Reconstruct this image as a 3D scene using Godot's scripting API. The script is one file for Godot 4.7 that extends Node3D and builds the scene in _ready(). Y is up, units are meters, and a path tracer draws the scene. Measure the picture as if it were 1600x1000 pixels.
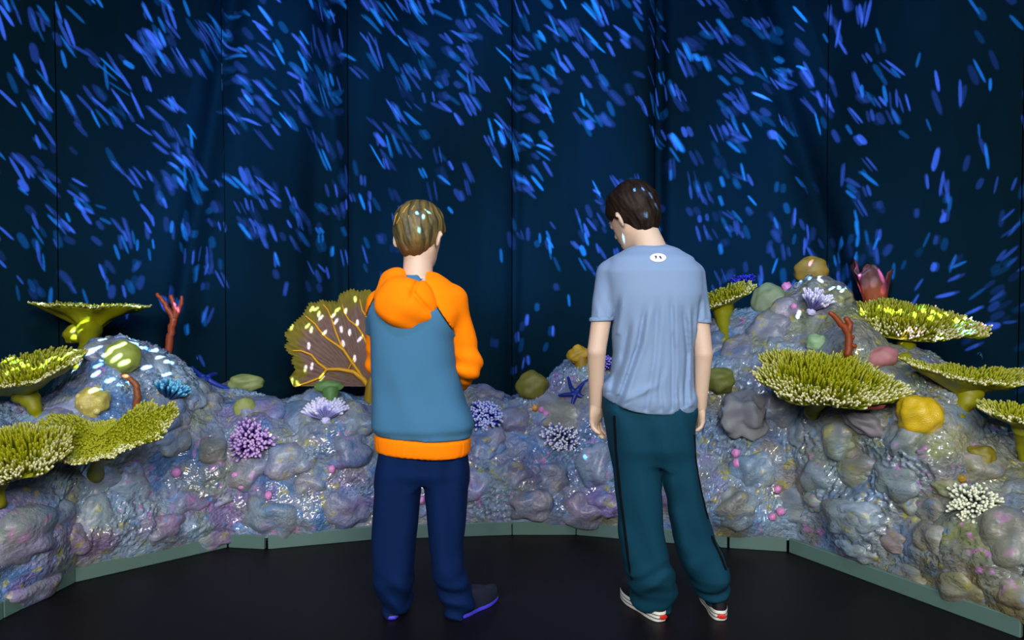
extends Node3D
# An aquarium-style alcove: a moulded reef wall with painted corals, a black curtain that ceiling projectors throw
# blue shoals of light onto, and two boys seen from behind looking into it.

const FOCAL := 1155.0            # focal length in pixels of the 1600 x 1000 frame
const EYE := Vector3(0.0, 1.2, 0.0)
const PITCH := -0.026            # the camera looks down a little
var cam_basis := Basis(Vector3.RIGHT, PITCH)
var names := {}
var rng := RandomNumberGenerator.new()
var lump := FastNoiseLite.new()
var fine := FastNoiseLite.new()
var cells := FastNoiseLite.new()
var tint := FastNoiseLite.new()
var foil := FastNoiseLite.new()
var M := {}


# ------------------------------------------------------------------ small helpers
func ray(px: float, py: float) -> Vector3:
	return cam_basis * Vector3((px - 800.0) / FOCAL, (500.0 - py) / FOCAL, -1.0)

func at(px: float, py: float, depth: float) -> Vector3:      # the point that lies `depth` metres in front of the eye
	var d := ray(px, py)
	return EYE + d * (depth / -d.z)

func lin(r: float, g: float, b: float) -> Color:
	return Color(r / 255.0, g / 255.0, b / 255.0).srgb_to_linear()

func rgb(r: float, g: float, b: float) -> Color:
	return Color(r / 255.0, g / 255.0, b / 255.0)

func numbered(called: String) -> String:
	if not names.has(called):
		names[called] = 0
		return called
	names[called] += 1
	return "%s_%03d" % [called, names[called]]

func origin_of(n: Node) -> Vector3:
	var o := Vector3.ZERO
	while n != self and n != null:
		o += (n as Node3D).position
		n = n.get_parent()
	return o

func tag(o: Node, label: String, category: String = "", group: String = "", kind: String = "") -> Node:
	if label: o.set_meta("label", label)
	if category: o.set_meta("category", category)
	if group: o.set_meta("group", group)
	if kind: o.set_meta("kind", kind)
	return o

func thing(called: String, where: Vector3, label: String, category: String, group: String = "") -> Node3D:
	var o := Node3D.new()
	o.name = numbered(called)
	o.position = where
	add_child(o, true)
	tag(o, label, category, group)
	return o

# commits a builder (world coordinates) as ONE named mesh under a parent that is not turned
func put(called: String, b: MeshData, m: Material, parent: Node = self) -> MeshInstance3D:
	var o := MeshInstance3D.new()
	o.name = numbered(called) if parent == self else called
	o.mesh = b.mesh(origin_of(parent))
	o.material_override = null
	o.mesh.surface_set_material(0, m)
	parent.add_child(o, true)
	return o

func struct(called: String, b: MeshData, m: Material, label: String) -> MeshInstance3D:
	var o := put(called, b, m)
	o.set_meta("kind", "structure")
	o.set_meta("label", label)
	return o

func mat(c: Color, rough: float = 0.8, vertex: bool = false) -> StandardMaterial3D:
	var m := StandardMaterial3D.new()
	m.albedo_color = c
	m.roughness = rough
	m.vertex_color_use_as_albedo = vertex
	return m

func noise_tex(freq: float, kind: int, octaves: int, normal: bool, strength: float, sd: int) -> NoiseTexture2D:
	var n := FastNoiseLite.new()
	n.seed = sd
	n.noise_type = kind
	n.frequency = freq
	n.fractal_octaves = octaves
	var t := NoiseTexture2D.new()
	t.width = 512
	t.height = 512
	t.seamless = true
	t.as_normal_map = normal
	t.bump_strength = strength
	t.noise = n
	return t

func relief(m: StandardMaterial3D, tex: Texture2D, scale: float, amount: float) -> StandardMaterial3D:
	m.uv1_triplanar = true
	m.uv1_world_triplanar = true
	m.uv1_scale = Vector3.ONE * scale
	m.normal_enabled = true
	m.normal_texture = tex
	m.normal_scale = amount
	return m

static func ss(a: float, b: float, x: float) -> float:
	var t := clampf((x - a) / (b - a), 0.0, 1.0)
	return t * t * (3.0 - 2.0 * t)

static func smin(a: float, b: float, k: float) -> float:
	var h := maxf(k - absf(a - b), 0.0) / k
	return minf(a, b) - h * h * k * 0.25

static func smax(a: float, b: float, k: float) -> float:
	var h := maxf(k - absf(a - b), 0.0) / k
	return maxf(a, b) + h * h * k * 0.25

func curve_at(list: Array, x: float) -> float:               # list of [x, y], straight between
	if x <= list[0][0]:
		return list[0][1]
	for i in range(1, list.size()):
		if x <= list[i][0]:
			var a: Array = list[i - 1]
			var b: Array = list[i]
			return lerpf(a[1], b[1], (x - a[0]) / maxf(b[0] - a[0], 1e-6))
	return list[-1][1]

func any_across(n: Vector3) -> Vector3:
	return n.cross(Vector3.UP if absf(n.y) < 0.9 else Vector3.RIGHT).normalized()


# ------------------------------------------------------------------ mesh data
class MeshData:
	var v := PackedVector3Array()
	var n := PackedVector3Array()
	var c := PackedColorArray()
	var i := PackedInt32Array()
	var tint := Color(1, 1, 1)

	func vert(p: Vector3, col = null) -> int:
		v.append(p)
		c.append(tint if col == null else col)
		return v.size() - 1

	func tri(a: int, b: int, d: int) -> void:
		i.append(a)
		i.append(b)
		i.append(d)

	func quad(a: int, b: int, d: int, e: int) -> void:        # clockwise seen from outside
		tri(a, b, d)
		tri(a, d, e)

	# rows x cols of points; outside is where going along a row then to the next row turns clockwise
	func grid(pts: PackedVector3Array, rows: int, cols: int, loop: bool = false, flip: bool = false, cols_color = null) -> void:
		var base := v.size()
		v.append_array(pts)
		if cols_color == null:
			var fill := PackedColorArray()
			fill.resize(pts.size())
			fill.fill(tint)
			c.append_array(fill)
		else:
			c.append_array(cols_color)
		for r in rows - 1:
			for k in (cols if loop else cols - 1):
				var k2 := (k + 1) % cols
				var a := base + r * cols + k
				var b := base + r * cols + k2
				var d := base + (r + 1) * cols + k2
				var e := base + (r + 1) * cols + k
				if flip:
					quad(a, e, d, b)
				else:
					quad(a, b, d, e)

	func fan(ring: PackedVector3Array, tip: Vector3, flip: bool = false, col = null) -> void:
		var base := v.size()
		for p in ring:
			vert(p, col)
		var t := vert(tip, col)
		for k in ring.size():
			var k2 := (k + 1) % ring.size()
			if flip:
				tri(base + k2, base + k, t)
			else:
				tri(base + k, base + k2, t)

	func box(centre: Vector3, size: Vector3, basis: Basis = Basis.IDENTITY, bevel: float = 0.0) -> void:
		var h := size * 0.5
		var w := minf(bevel, minf(h.x, minf(h.y, h.z)) * 0.9)
		var rings := []
		var levels := [[-h.y, w], [-h.y + w, 0.0], [h.y - w, 0.0], [h.y, w]] if w > 0.0 else [[-h.y, 0.0], [h.y, 0.0]]
		for l in levels:
			var x: float = h.x - l[1]
			var z: float = h.z - l[1]
			var ring := []
			var cut := w
			if w > 0.0:
				ring = [Vector3(-x + cut, l[0], -z), Vector3(x - cut, l[0], -z), Vector3(x, l[0], -z + cut), Vector3(x, l[0], z - cut), Vector3(x - cut, l[0], z), Vector3(-x + cut, l[0], z), Vector3(-x, l[0], z - cut), Vector3(-x, l[0], -z + cut)]
			else:
				ring = [Vector3(-x, l[0], -z), Vector3(x, l[0], -z), Vector3(x, l[0], z), Vector3(-x, l[0], z)]
			rings.append(ring)
		var m: int = rings[0].size()
		for r in rings.size() - 1:                            # every face with corners of its own: crisp edges
			for k in m:
				var k2 := (k + 1) % m
				var q := [rings[r][k], rings[r][k2], rings[r + 1][k2], rings[r + 1][k]]
				var a := vert(centre + basis * q[0])
				var b := vert(centre + basis * q[1])
				var d := vert(centre + basis * q[2])
				var e := vert(centre + basis * q[3])
				quad(a, b, d, e)
		for side in [0, rings.size() - 1]:
			var f := vert(centre + basis * rings[side][0])
			for k in range(1, m):
				vert(centre + basis * rings[side][k])
			for k in range(1, m - 1):
				if side == 0:
					tri(f, f + k + 1, f + k)
				else:
					tri(f, f + k, f + k + 1)

	# a tube through points with a radius and a colour each; both ends are rounded off
	func tube(pts: Array, radii: Array, sides: int = 8, cols = null, flat: float = 1.0, axis: Vector3 = Vector3.ZERO) -> void:
		var base := v.size()
		var up := Vector3.ZERO
		for k in pts.size():
			var dir: Vector3 = (pts[mini(k + 1, pts.size() - 1)] - pts[maxi(k - 1, 0)]).normalized()
			if k == 0:
				up = axis if axis != Vector3.ZERO else dir.cross(Vector3.UP if absf(dir.y) < 0.9 else Vector3.RIGHT)
			up = (up - dir * up.dot(dir)).normalized()
			var side := dir.cross(up)
			for s in sides:
				var a := TAU * s / sides
				v.append(pts[k] + (up * cos(a) + side * sin(a) * flat) * radii[k])
				c.append(tint if cols == null else cols[k])
		for k in pts.size() - 1:
			for s in sides:
				var s2 := (s + 1) % sides
				quad(base + k * sides + s, base + (k + 1) * sides + s, base + (k + 1) * sides + s2, base + k * sides + s2)
		var last := pts.size() - 1
		var t0 := vert(pts[0] - (pts[1] - pts[0]).normalized() * radii[0] * 0.6, null if cols == null else cols[0])
		var t1 := vert(pts[last] + (pts[last] - pts[last - 1]).normalized() * radii[last] * 0.7, null if cols == null else cols[last])
		for s in sides:
			var s2 := (s + 1) % sides
			tri(base + s, base + s2, t0)
			tri(base + last * sides + s2, base + last * sides + s, t1)

	func smooth_normals() -> void:
		n.resize(v.size())
		n.fill(Vector3.ZERO)
		for k in range(0, i.size(), 3):
			var a := i[k]
			var b := i[k + 1]
			var d := i[k + 2]
			var w := (v[d] - v[a]).cross(v[b] - v[a])
			n[a] += w
			n[b] += w
			n[d] += w
		for k in n.size():
			n[k] = n[k].normalized() if n[k].length_squared() > 1e-20 else Vector3.UP

	func mesh(origin: Vector3 = Vector3.ZERO) -> ArrayMesh:
		if n.size() != v.size():
			smooth_normals()
		var moved := v.duplicate()
		if origin != Vector3.ZERO:
			for k in moved.size():
				moved[k] -= origin
		var arrays := []
		arrays.resize(Mesh.ARRAY_MAX)
		arrays[Mesh.ARRAY_VERTEX] = moved
		arrays[Mesh.ARRAY_NORMAL] = n
		arrays[Mesh.ARRAY_COLOR] = c
		arrays[Mesh.ARRAY_INDEX] = i
		var m := ArrayMesh.new()
		m.add_surface_from_arrays(Mesh.PRIMITIVE_TRIANGLES, arrays)
		return m


# a signed distance field meshed as surface nets, added to a builder
func nets(f: Callable, lo: Vector3, hi: Vector3, cell: float, b: MeshData, colour = null, slack: float = 1.25) -> void:
	const B := 4
	var size := ((hi - lo) / cell).ceil()
	var bx := int(ceil((size.x + 1) / B))
	var by := int(ceil((size.y + 1) / B))
	var bz := int(ceil((size.z + 1) / B))
	var nx := bx * B
	var ny := by * B
	var nz := bz * B
	var val := PackedFloat32Array()
	val.resize(nx * ny * nz)
	var reach := cell * B * 0.5 * 1.75 * slack + cell
	var busy := []
	for kz in bz:
		for ky in by:
			for kx in bx:
				var mid := lo + Vector3(kx * B + 1.5, ky * B + 1.5, kz * B + 1.5) * cell
				var d0: float = f.call(mid)
				var far := absf(d0) > reach
				if not far:
					busy.append(Vector3i(kx, ky, kz))
				for z in B:
					for y in B:
						var row := ((kz * B + z) * ny + ky * B + y) * nx + kx * B
						for x in B:
							val[row + x] = d0 if far else f.call(lo + Vector3(kx * B + x, ky * B + y, kz * B + z) * cell)
	var idx := PackedInt32Array()
	idx.resize(nx * ny * nz)
	idx.fill(-1)
	var sy := nx
	var sz := nx * ny
	var offs := [0, 1, sy, sy + 1, sz, sz + 1, sz + sy, sz + sy + 1]
	var cor := [Vector3(0, 0, 0), Vector3(1, 0, 0), Vector3(0, 1, 0), Vector3(1, 1, 0), Vector3(0, 0, 1), Vector3(1, 0, 1), Vector3(0, 1, 1), Vector3(1, 1, 1)]
	var edges := [[0, 1], [2, 3], [4, 5], [6, 7], [0, 2], [1, 3], [4, 6], [5, 7], [0, 4], [1, 5], [2, 6], [3, 7]]
	# a crossing lies in a busy block or in the last layer of cells of the block before it
	var seen := {}
	for q in busy:
		for dz in [-1, 0]:
			for dy in [-1, 0]:
				for dx in [-1, 0]:
					seen[q + Vector3i(dx, dy, dz)] = true
	for q in seen:
		if q.x < 0 or q.y < 0 or q.z < 0:
			continue
		for z in B:
			var gz: int = q.z * B + z
			if gz >= nz - 1: continue
			for y in B:
				var gy: int = q.y * B + y
				if gy >= ny - 1: continue
				for x in B:
					var gx: int = q.x * B + x
					if gx >= nx - 1: continue
					var p := gz * sz + gy * sy + gx
					var inside := 0
					for o in offs:
						if val[p + o] < 0.0:
							inside += 1
					if inside == 0 or inside == 8:
						continue
					var sum := Vector3.ZERO
					var cnt := 0
					for e in edges:
						var va := val[p + offs[e[0]]]
						var vb := val[p + offs[e[1]]]
						if (va < 0.0) != (vb < 0.0):
							sum += cor[e[0]].lerp(cor[e[1]], va / (va - vb))
							cnt += 1
					var w := lo + (Vector3(gx, gy, gz) + sum / cnt) * cell
					idx[p] = b.vert(w, null if colour == null else colour.call(w))
	for q in seen:
		if q.x < 0 or q.y < 0 or q.z < 0:
			continue
		for z in B:
			for y in B:
				for x in B:
					var g := Vector3i(q.x * B + x, q.y * B + y, q.z * B + z)
					if g.x < 1 or g.y < 1 or g.z < 1 or g.x >= nx - 1 or g.y >= ny - 1 or g.z >= nz - 1:
						continue
					var p: int = g.z * sz + g.y * sy + g.x
					var a := val[p] < 0.0
					for axis in 3:
						var step: int = [1, sy, sz][axis]
						if a == (val[p + step] < 0.0):
							continue
						var u: int = [sy, sz, 1][axis]
						var w2: int = [sz, 1, sy][axis]
						var i0 := idx[p]
						var i1 := idx[p - u]
						var i2 := idx[p - u - w2]
						var i3 := idx[p - w2]
						if i0 < 0 or i1 < 0 or i2 < 0 or i3 < 0:
							continue
						if a:
							b.quad(i0, i3, i2, i1)
						else:
							b.quad(i0, i1, i2, i3)


# ------------------------------------------------------------------ distance fields
# a stack of elliptic sections, five numbers each: height, middle x, middle z, half width, half depth (from top to bottom)
static func stack(p: Vector3, s: PackedFloat32Array) -> float:
	var n := s.size() / 5
	var k := 0
	while k < n - 2 and p.y < s[(k + 1) * 5]:
		k += 1
	var a := k * 5
	var b := a + 5
	var t := clampf((s[a] - p.y) / (s[a] - s[b]), 0.0, 1.0)
	t = t * t * (3.0 - 2.0 * t) * 0.45 + t * 0.55
	var ax := lerpf(s[a + 3], s[b + 3], t)
	var az := lerpf(s[a + 4], s[b + 4], t)
	var x := absf(p.x - lerpf(s[a + 1], s[b + 1], t)) / ax
	var z := absf(p.z - lerpf(s[a + 2], s[b + 2], t)) / az
	var d := (pow(pow(x, 2.3) + pow(z, 2.3), 1.0 / 2.3) - 1.0) * minf(ax, az)
	return smax(d, maxf(p.y - s[0], s[(n - 1) * 5] - p.y), 0.012)

static func bone(p: Vector3, a: Vector3, b: Vector3, ra: float, rb: float) -> float:
	var ab := b - a
	var t := clampf((p - a).dot(ab) / ab.length_squared(), 0.0, 1.0)
	return (p - a - ab * t).length() - lerpf(ra, rb, t)

static func egg(p: Vector3, c: Vector3, r: Vector3) -> float:
	var q := (p - c) / r
	var k := q.length()
	return (k - 1.0) * minf(r.x, minf(r.y, r.z)) if k < 1.0 else (k - 1.0) * k / maxf((q / r).length(), 1e-6)

# sections given in the photograph's pixels at one depth: row, left edge, right edge, half depth, shift towards the viewer
func sections(rows: Array, depth: float) -> PackedFloat32Array:
	var s := PackedFloat32Array()
	for r in rows:
		var l := at(r[1], r[0], depth)
		var e := at(r[2], r[0], depth)
		s.append_array([l.y, (l.x + e.x) * 0.5, -depth + r[4], (e.x - l.x) * 0.5, r[3]])
	return s


# ------------------------------------------------------------------ the reef wall
# plan of the kickboard line (x, z) from the left end to the right end of the alcove
const FOOT := [[-2.15, -1.1], [-1.98, -2.2], [-1.93, -2.77], [-1.87, -3.13], [-1.39, -3.58], [-1.19, -3.55], [-0.69, -3.70], [0.0, -3.77], [0.33, -3.77], [1.05, -3.57], [1.29, -3.53], [1.36, -3.50], [1.82, -2.60], [2.45, -1.3]]
# skyline of the reef as the photograph shows it (column, row)
const SKY := [[-900, 640], [-250, 630], [0, 645], [60, 640], [100, 572], [140, 532], [185, 524], [235, 545], [280, 568], [300, 596], [340, 606], [400, 618], [460, 624], [480, 612], [540, 620], [590, 628], [700, 622], [760, 606], [800, 616], [830, 608], [870, 594], [890, 582], [950, 566], [1000, 546], [1060, 526], [1105, 516], [1140, 496], [1180, 470], [1220, 448], [1260, 446], [1310, 452], [1340, 470], [1390, 536], [1430, 550], [1470, 576], [1500, 616], [1530, 650], [1600, 692], [1800, 720], [2600, 720]]
var foot_polar := []             # [angle, distance]
var sky_polar := []              # [angle, height]
const DEPTH_OF_TOP := 0.52

func reef_setup() -> void:
	for p in FOOT:
		foot_polar.append(Vector2(p[0], p[1]))
	for p in SKY:
		var d := ray(p[0], p[1])
		var th := atan2(d.x, -d.z)
		var r := foot_radius(th) + DEPTH_OF_TOP + 0.08
		sky_polar.append([th, EYE.y + d.y / Vector2(d.x, d.z).length() * r + 0.012])

func foot_radius(th: float) -> float:
	var dir := Vector2(sin(th), -cos(th))
	for k in range(foot_polar.size() - 1):
		var a: Vector2 = foot_polar[k]
		var b: Vector2 = foot_polar[k + 1]
		var ca := dir.cross(a)
		var cb := dir.cross(b)
		if (ca <= 0.0 and cb >= 0.0) or (k == 0 and ca > 0.0) or (k == foot_polar.size() - 2 and cb < 0.0):
			var e := b - a
			var den := dir.cross(e)
			if absf(den) > 1e-6:
				return clampf(a.cross(e) / den, 1.5, 4.6)
	return 3.77

func reef_base(th: float, t: float) -> Vector3:
	var r0 := foot_radius(th)
	var h := curve_at(sky_polar, th)
	var y := 0.0
	var r := 0.0
	if t <= 1.0:
		var a := maxf(t, 0.0) * PI * 0.5
		y = 0.055 + (h - 0.055) * pow(sin(a), 0.92)
		r = r0 + DEPTH_OF_TOP * (1.0 - cos(a)) - 0.01
	else:
		var u := (t - 1.0) / 0.5
		y = h - 0.34 * u * u - 0.04 * u
		r = r0 + DEPTH_OF_TOP - 0.01 + 0.55 * u
	return Vector3(sin(th) * r, y, -cos(th) * r)

func reef_normal(th: float, t: float) -> Vector3:
	var a := reef_base(th + 0.02, t) - reef_base(th - 0.02, t)
	var b := reef_base(th, t + 0.02) - reef_base(th, t - 0.02)
	return a.cross(b).normalized()

func reef_bump(p: Vector3) -> float:
	var w := p + Vector3(fine.get_noise_3dv(p * 2.0), fine.get_noise_3dv(p * 2.0 + Vector3(7, 1, 3)), fine.get_noise_3dv(p * 2.0 + Vector3(2, 9, 5))) * 0.06
	var c1 := 0.5 - cells.get_noise_3dv(w * 3.4)             # 0 .. 1: round tops, creases between
	var c2 := 0.5 - cells.get_noise_3dv(w * 11.0)
	var d := 0.042 * c1 + 0.010 * c2 + 0.06 * lump.get_noise_3dv(p * 2.2) + 0.014 * fine.get_noise_3dv(p * 9.0)
	var crumple := ss(0.02, 0.34, foil.get_noise_3dv(p * 2.4))
	d += crumple * 0.022 * (1.0 - absf(fine.get_noise_3dv(p * 26.0)) * 2.6) + 0.005 * fine.get_noise_3dv(p * 50.0)
	return d - 0.045

func reef_point(th: float, t: float) -> Vector3:
	var p := reef_base(th, t)
	var fade := ss(-0.02, 0.07, t)
	return p + reef_normal(th, clampf(t, 0.02, 0.98 if t < 1.0 else 1.3)) * reef_bump(p) * fade

# where a line of sight first meets the reef: {p, n, depth}; past the skyline it is the skyline itself
func reef_hit(px: float, py: float) -> Dictionary:
	var d := ray(px, py)
	var th := atan2(d.x, -d.z)
	var slope := d.y / Vector2(d.x, d.z).length()
	var best := 0.0
	var top := -9.0
	for k in 131:
		var t := k / 100.0
		var p := reef_point(th, t)
		var e := (p.y - EYE.y) / Vector2(p.x, p.z).length()
		if e > top:
			top = e
			best = t
		if e >= slope:
			break
	var q := reef_point(th, best)
	return {"p": q, "n": reef_normal(th, clampf(best, 0.05, 1.2)), "depth": -(q - EYE).z}

const SHADES := [[104, 108, 122], [118, 106, 132], [106, 108, 92], [82, 104, 124], [112, 98, 146], [92, 112, 146], [120, 112, 104], [96, 116, 112]]
func rock_colour(p: Vector3, bias: float = 0.0) -> Color:
	var a := tint.get_noise_3dv(p * 2.6 + Vector3(0, bias, 0))
	var b := tint.get_noise_3dv(p * 2.6 + Vector3(31, bias, 7))
	var d := fine.get_noise_3dv(p * 8.0)
	var right := ss(1.25, 1.75, p.x)                          # far right greener and browner, rest bluer: own paint plus coloured light baked in
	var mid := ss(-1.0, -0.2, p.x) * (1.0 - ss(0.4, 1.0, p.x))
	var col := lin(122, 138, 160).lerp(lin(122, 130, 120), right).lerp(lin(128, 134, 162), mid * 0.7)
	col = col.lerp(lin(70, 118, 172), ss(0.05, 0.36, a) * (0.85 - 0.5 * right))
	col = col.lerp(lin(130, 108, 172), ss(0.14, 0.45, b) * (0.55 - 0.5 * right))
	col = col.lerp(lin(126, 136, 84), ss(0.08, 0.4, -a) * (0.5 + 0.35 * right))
	col = col.lerp(lin(150, 138, 124), ss(0.15, 0.5, -b) * 0.5)
	var low := ss(0.55, 0.1, p.y) * ss(0.0, 0.35, tint.get_noise_3dv(p * 3.4 + Vector3(3, 40, 9)))
	col = col.lerp(lin(120, 96, 160) if p.x < 0.9 else lin(120, 112, 60), low * 0.7)
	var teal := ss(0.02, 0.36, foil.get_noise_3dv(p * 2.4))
	col = col.lerp(lin(136, 170, 200), teal * (0.6 - 0.35 * right))  # bluish-white glints of the crumpled patches, put into the colour
	# small painted blots
	var s := fine.get_noise_3dv(p * 17.0 + Vector3(5, 5, 5))
	var hue := tint.get_noise_3dv(p * 2.0 + Vector3(60, 2, 8))
	var blot := lin(200, 128, 200) if hue > 0.2 else (lin(176, 170, 30) if hue < 0.06 else lin(84, 150, 214))
	col = col.lerp(blot, ss(0.34, 0.44, s) * 0.7)
	return col * (0.92 + 0.35 * d)

func build_reef() -> void:
	M.rock = relief(mat(Color.WHITE, 0.42, true), noise_tex(0.022, FastNoiseLite.TYPE_SIMPLEX_SMOOTH, 5, true, 14.0, 4), 3.2, 1.4)
	M.rock.clearcoat_enabled = true
	M.rock.clearcoat = 1.0
	M.rock.clearcoat_roughness = 0.10
	M.boulder = relief(mat(Color.WHITE, 0.5, true), noise_tex(0.03, FastNoiseLite.TYPE_SIMPLEX_SMOOTH, 5, true, 9.0, 5), 2.4, 0.9)
	M.boulder.clearcoat_enabled = true
	M.boulder.clearcoat = 0.3
	M.boulder.clearcoat_roughness = 0.25
	M.plinth = relief(mat(rgb(84, 114, 108), 0.5), noise_tex(0.012, FastNoiseLite.TYPE_SIMPLEX, 3, true, 2.0, 6), 3.0, 0.25)
	var bounds := [-1.02, atan2(-1.19, 3.55), atan2(1.325, 3.515), 0.98]
	var looks := ["left stretch of moulded reef wall under the yellow-green table corals, bluish and lumpy", "low middle stretch of moulded reef wall behind the two boys, violet and grey", "right stretch of moulded reef wall, tallest of the three, grey-green with big boulders"]
	var reefs := []
	for k in 3:
		var a: float = bounds[k]
		var e: float = bounds[k + 1]
		var mid := reef_base((a + e) * 0.5, 0.0)
		var t := thing("artificial_reef", Vector3(mid.x, 0, mid.z), looks[k], "artificial reef", "moulded reef wall sections")
		reefs.append(t)
		var cols := int((e - a) / 0.0017)
		var rows := 270
		var pts := PackedVector3Array()
		var tints := PackedColorArray()
		for r in rows:
			var tt := -0.03 + 1.58 * r / (rows - 1.0)
			for q in cols:
				var th := lerpf(a, e, q / (cols - 1.0))
				var p := reef_point(th, minf(tt, 1.5))
				if r == 0:
					p = reef_base(th, 0.0) * Vector3(1.02, 1.0, 1.02)
					p.y = 0.05
				if tt > 1.52:
					p.y = 0.0
				pts.append(p)
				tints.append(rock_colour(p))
		var b := MeshData.new()
		b.grid(pts, rows, cols, false, true, tints)
		put("rock_face", b, M.rock, t)
		# the kickboard: straight boards that follow the plan
		var cuts := [a]
		for f in foot_polar:
			var th := atan2(f.x, -f.y)
			if th > a + 0.02 and th < e - 0.02:
				cuts.append(th)
		cuts.append(e)
		for c in cuts.size() - 1:
			var p0 := reef_base(cuts[c], 0.0)
			var p1 := reef_base(cuts[c + 1], 0.0)
			p0.y = 0.0
			p1.y = 0.0
			var along := (p1 - p0).normalized()
			var out := along.cross(Vector3.UP)                # away from the viewer is -out
			if out.dot(p0) > 0.0:
				out = -out
			var len := (p1 - p0).length() - (0.004 if c > 0 and c < cuts.size() - 2 else 0.016)
			var bb := MeshData.new()
			bb.box((p0 + p1) * 0.5 + Vector3(0, 0.034, 0) - out * 0.005, Vector3(len, 0.068, 0.022), Basis(along, Vector3.UP, along.cross(Vector3.UP)), 0.003)
			put("kickboard", bb, M.plinth, t)
	# boulders that show in the photograph: column, row, half width, half height, colour
	var list := [
		[42, 832, 62, 46, 118, 124, 112], [112, 850, 28, 30, 138, 122, 112], [265, 645, 40, 34, 100, 104, 116], [228, 560, 30, 28, 112, 116, 126], [262, 572, 28, 26, 118, 132, 116], [178, 540, 38, 24, 112, 124, 150],
		[330, 625, 26, 24, 112, 112, 118], [408, 640, 44, 38, 116, 106, 130], [470, 648, 32, 34, 112, 116, 108], [560, 652, 36, 34, 120, 118, 110], [378, 735, 38, 32, 108, 114, 118], [420, 812, 44, 36, 112, 122, 104],
		[450, 715, 40, 36, 112, 110, 128], [488, 757, 30, 24, 116, 130, 120], [545, 700, 34, 30, 110, 108, 124], [335, 700, 30, 28, 112, 108, 110], [300, 790, 34, 28, 106, 110, 124], [205, 770, 34, 30, 104, 120, 146],
		[250, 830, 36, 26, 124, 112, 104], [150, 755, 38, 30, 108, 116, 130], [60, 920, 60, 34, 118, 112, 112], [85, 655, 26, 20, 98, 98, 84], [335, 855, 30, 18, 120, 112, 110], [540, 800, 40, 34, 104, 92, 140],
		[800, 645, 34, 38, 116, 106, 146], [762, 612, 24, 22, 112, 100, 112], [795, 744, 30, 22, 122, 118, 116], [870, 640, 50, 32, 132, 122, 104], [735, 760, 32, 34, 116, 114, 146], [860, 745, 36, 28, 112, 112, 120], [910, 800, 40, 30, 122, 118, 112], [930, 730, 30, 36, 112, 116, 120], [760, 690, 30, 24, 124, 112, 130], [830, 790, 36, 26, 118, 108, 118],
		[1255, 682, 17, 26, 100, 110, 122], [1308, 690, 34, 32, 108, 122, 108], [1342, 643, 16, 12, 92, 108, 96], [1240, 800, 44, 34, 96, 116, 130], [1180, 740, 36, 32, 96, 122, 142], [1150, 800, 36, 30, 104, 112, 120], [1110, 540, 26, 26, 108, 112, 110], [1150, 548, 26, 30, 118, 116, 126], [1200, 510, 34, 28, 116, 112, 122], [1230, 480, 30, 24, 118, 104, 122],
		[1310, 458, 20, 20, 116, 124, 122], [1395, 600, 40, 34, 96, 100, 86], [1495, 655, 44, 30, 98, 98, 84], [1330, 735, 50, 40, 92, 112, 116], [1400, 750, 40, 34, 104, 118, 116], [1526, 716, 46, 40, 138, 128, 112], [1592, 758, 34, 46, 108, 108, 92],
		[1566, 842, 50, 46, 110, 104, 78], [1466, 850, 38, 28, 124, 118, 104], [1395, 852, 28, 18, 122, 92, 108], [1450, 800, 34, 26, 104, 104, 88], [1330, 812, 42, 32, 106, 112, 92], [1500, 920, 46, 32, 122, 116, 104], [1585, 930, 40, 34, 126, 114, 106], [1420, 905, 40, 24, 112, 114, 98], [1340, 862, 34, 18, 104, 110, 86], [1280, 750, 30, 30, 100, 124, 138], [1220, 640, 40, 32, 112, 116, 126], [1420, 690, 30, 26, 96, 112, 112],
	]
	for r in list:
		var h := reef_hit(r[0], r[1])
		boulder(h, Vector3(r[2], r[3], minf(r[2], r[3]) * 0.8) * (h.depth / FOCAL), Color(lin(r[4], r[5], r[6])), reefs[section_of(h.p)])
	rng.seed = 11
	for k in 60:                                             # smaller stones between them
		var px := rng.randf_range(-40, 1640)
		var py := rng.randf_range(600, 940)
		var h := reef_hit(px, py)
		var s := rng.randf_range(0.03, 0.085)
		if h.p.y < 0.12 or h.p.y > 1.2 or h.depth < 2.2:
			continue
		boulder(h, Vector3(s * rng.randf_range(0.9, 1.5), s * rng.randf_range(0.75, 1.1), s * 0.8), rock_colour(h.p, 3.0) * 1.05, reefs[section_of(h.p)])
	# pink encrusting dots
	for r in [[280, 739, 7], [369, 745, 6], [377, 762, 5], [518, 735, 6], [658, 784, 6], [1150, 711, 7], [1152, 726, 8], [1214, 767, 6], [1219, 800, 7], [1205, 812, 6], [843, 787, 6], [891, 789, 7], [854, 651, 5], [848, 643, 5], [1241, 482, 5], [1228, 449, 8], [420, 776, 6], [1160, 722, 5], [838, 640, 5]]:
		var h := reef_hit(r[0], r[1])
		var b := MeshData.new()
		b.tint = lin(214, 140, 200) if r[0] != 838 else lin(220, 150, 70)
		pebble(b, h.p + h.n * 0.012, Vector3.ONE * r[2] * h.depth / FOCAL, Basis.looking_at(-h.n, Vector3.UP), 12, 7, 0.1, int(r[0]))
		put("pink_polyp" if r[0] != 838 else "orange_polyp", b, M.boulder, reefs[section_of(h.p)])

func section_of(p: Vector3) -> int:
	var th := atan2(p.x, -p.z)
	return 0 if th < atan2(-1.19, 3.55) else (1 if th < atan2(1.325, 3.515) else 2)

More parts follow.
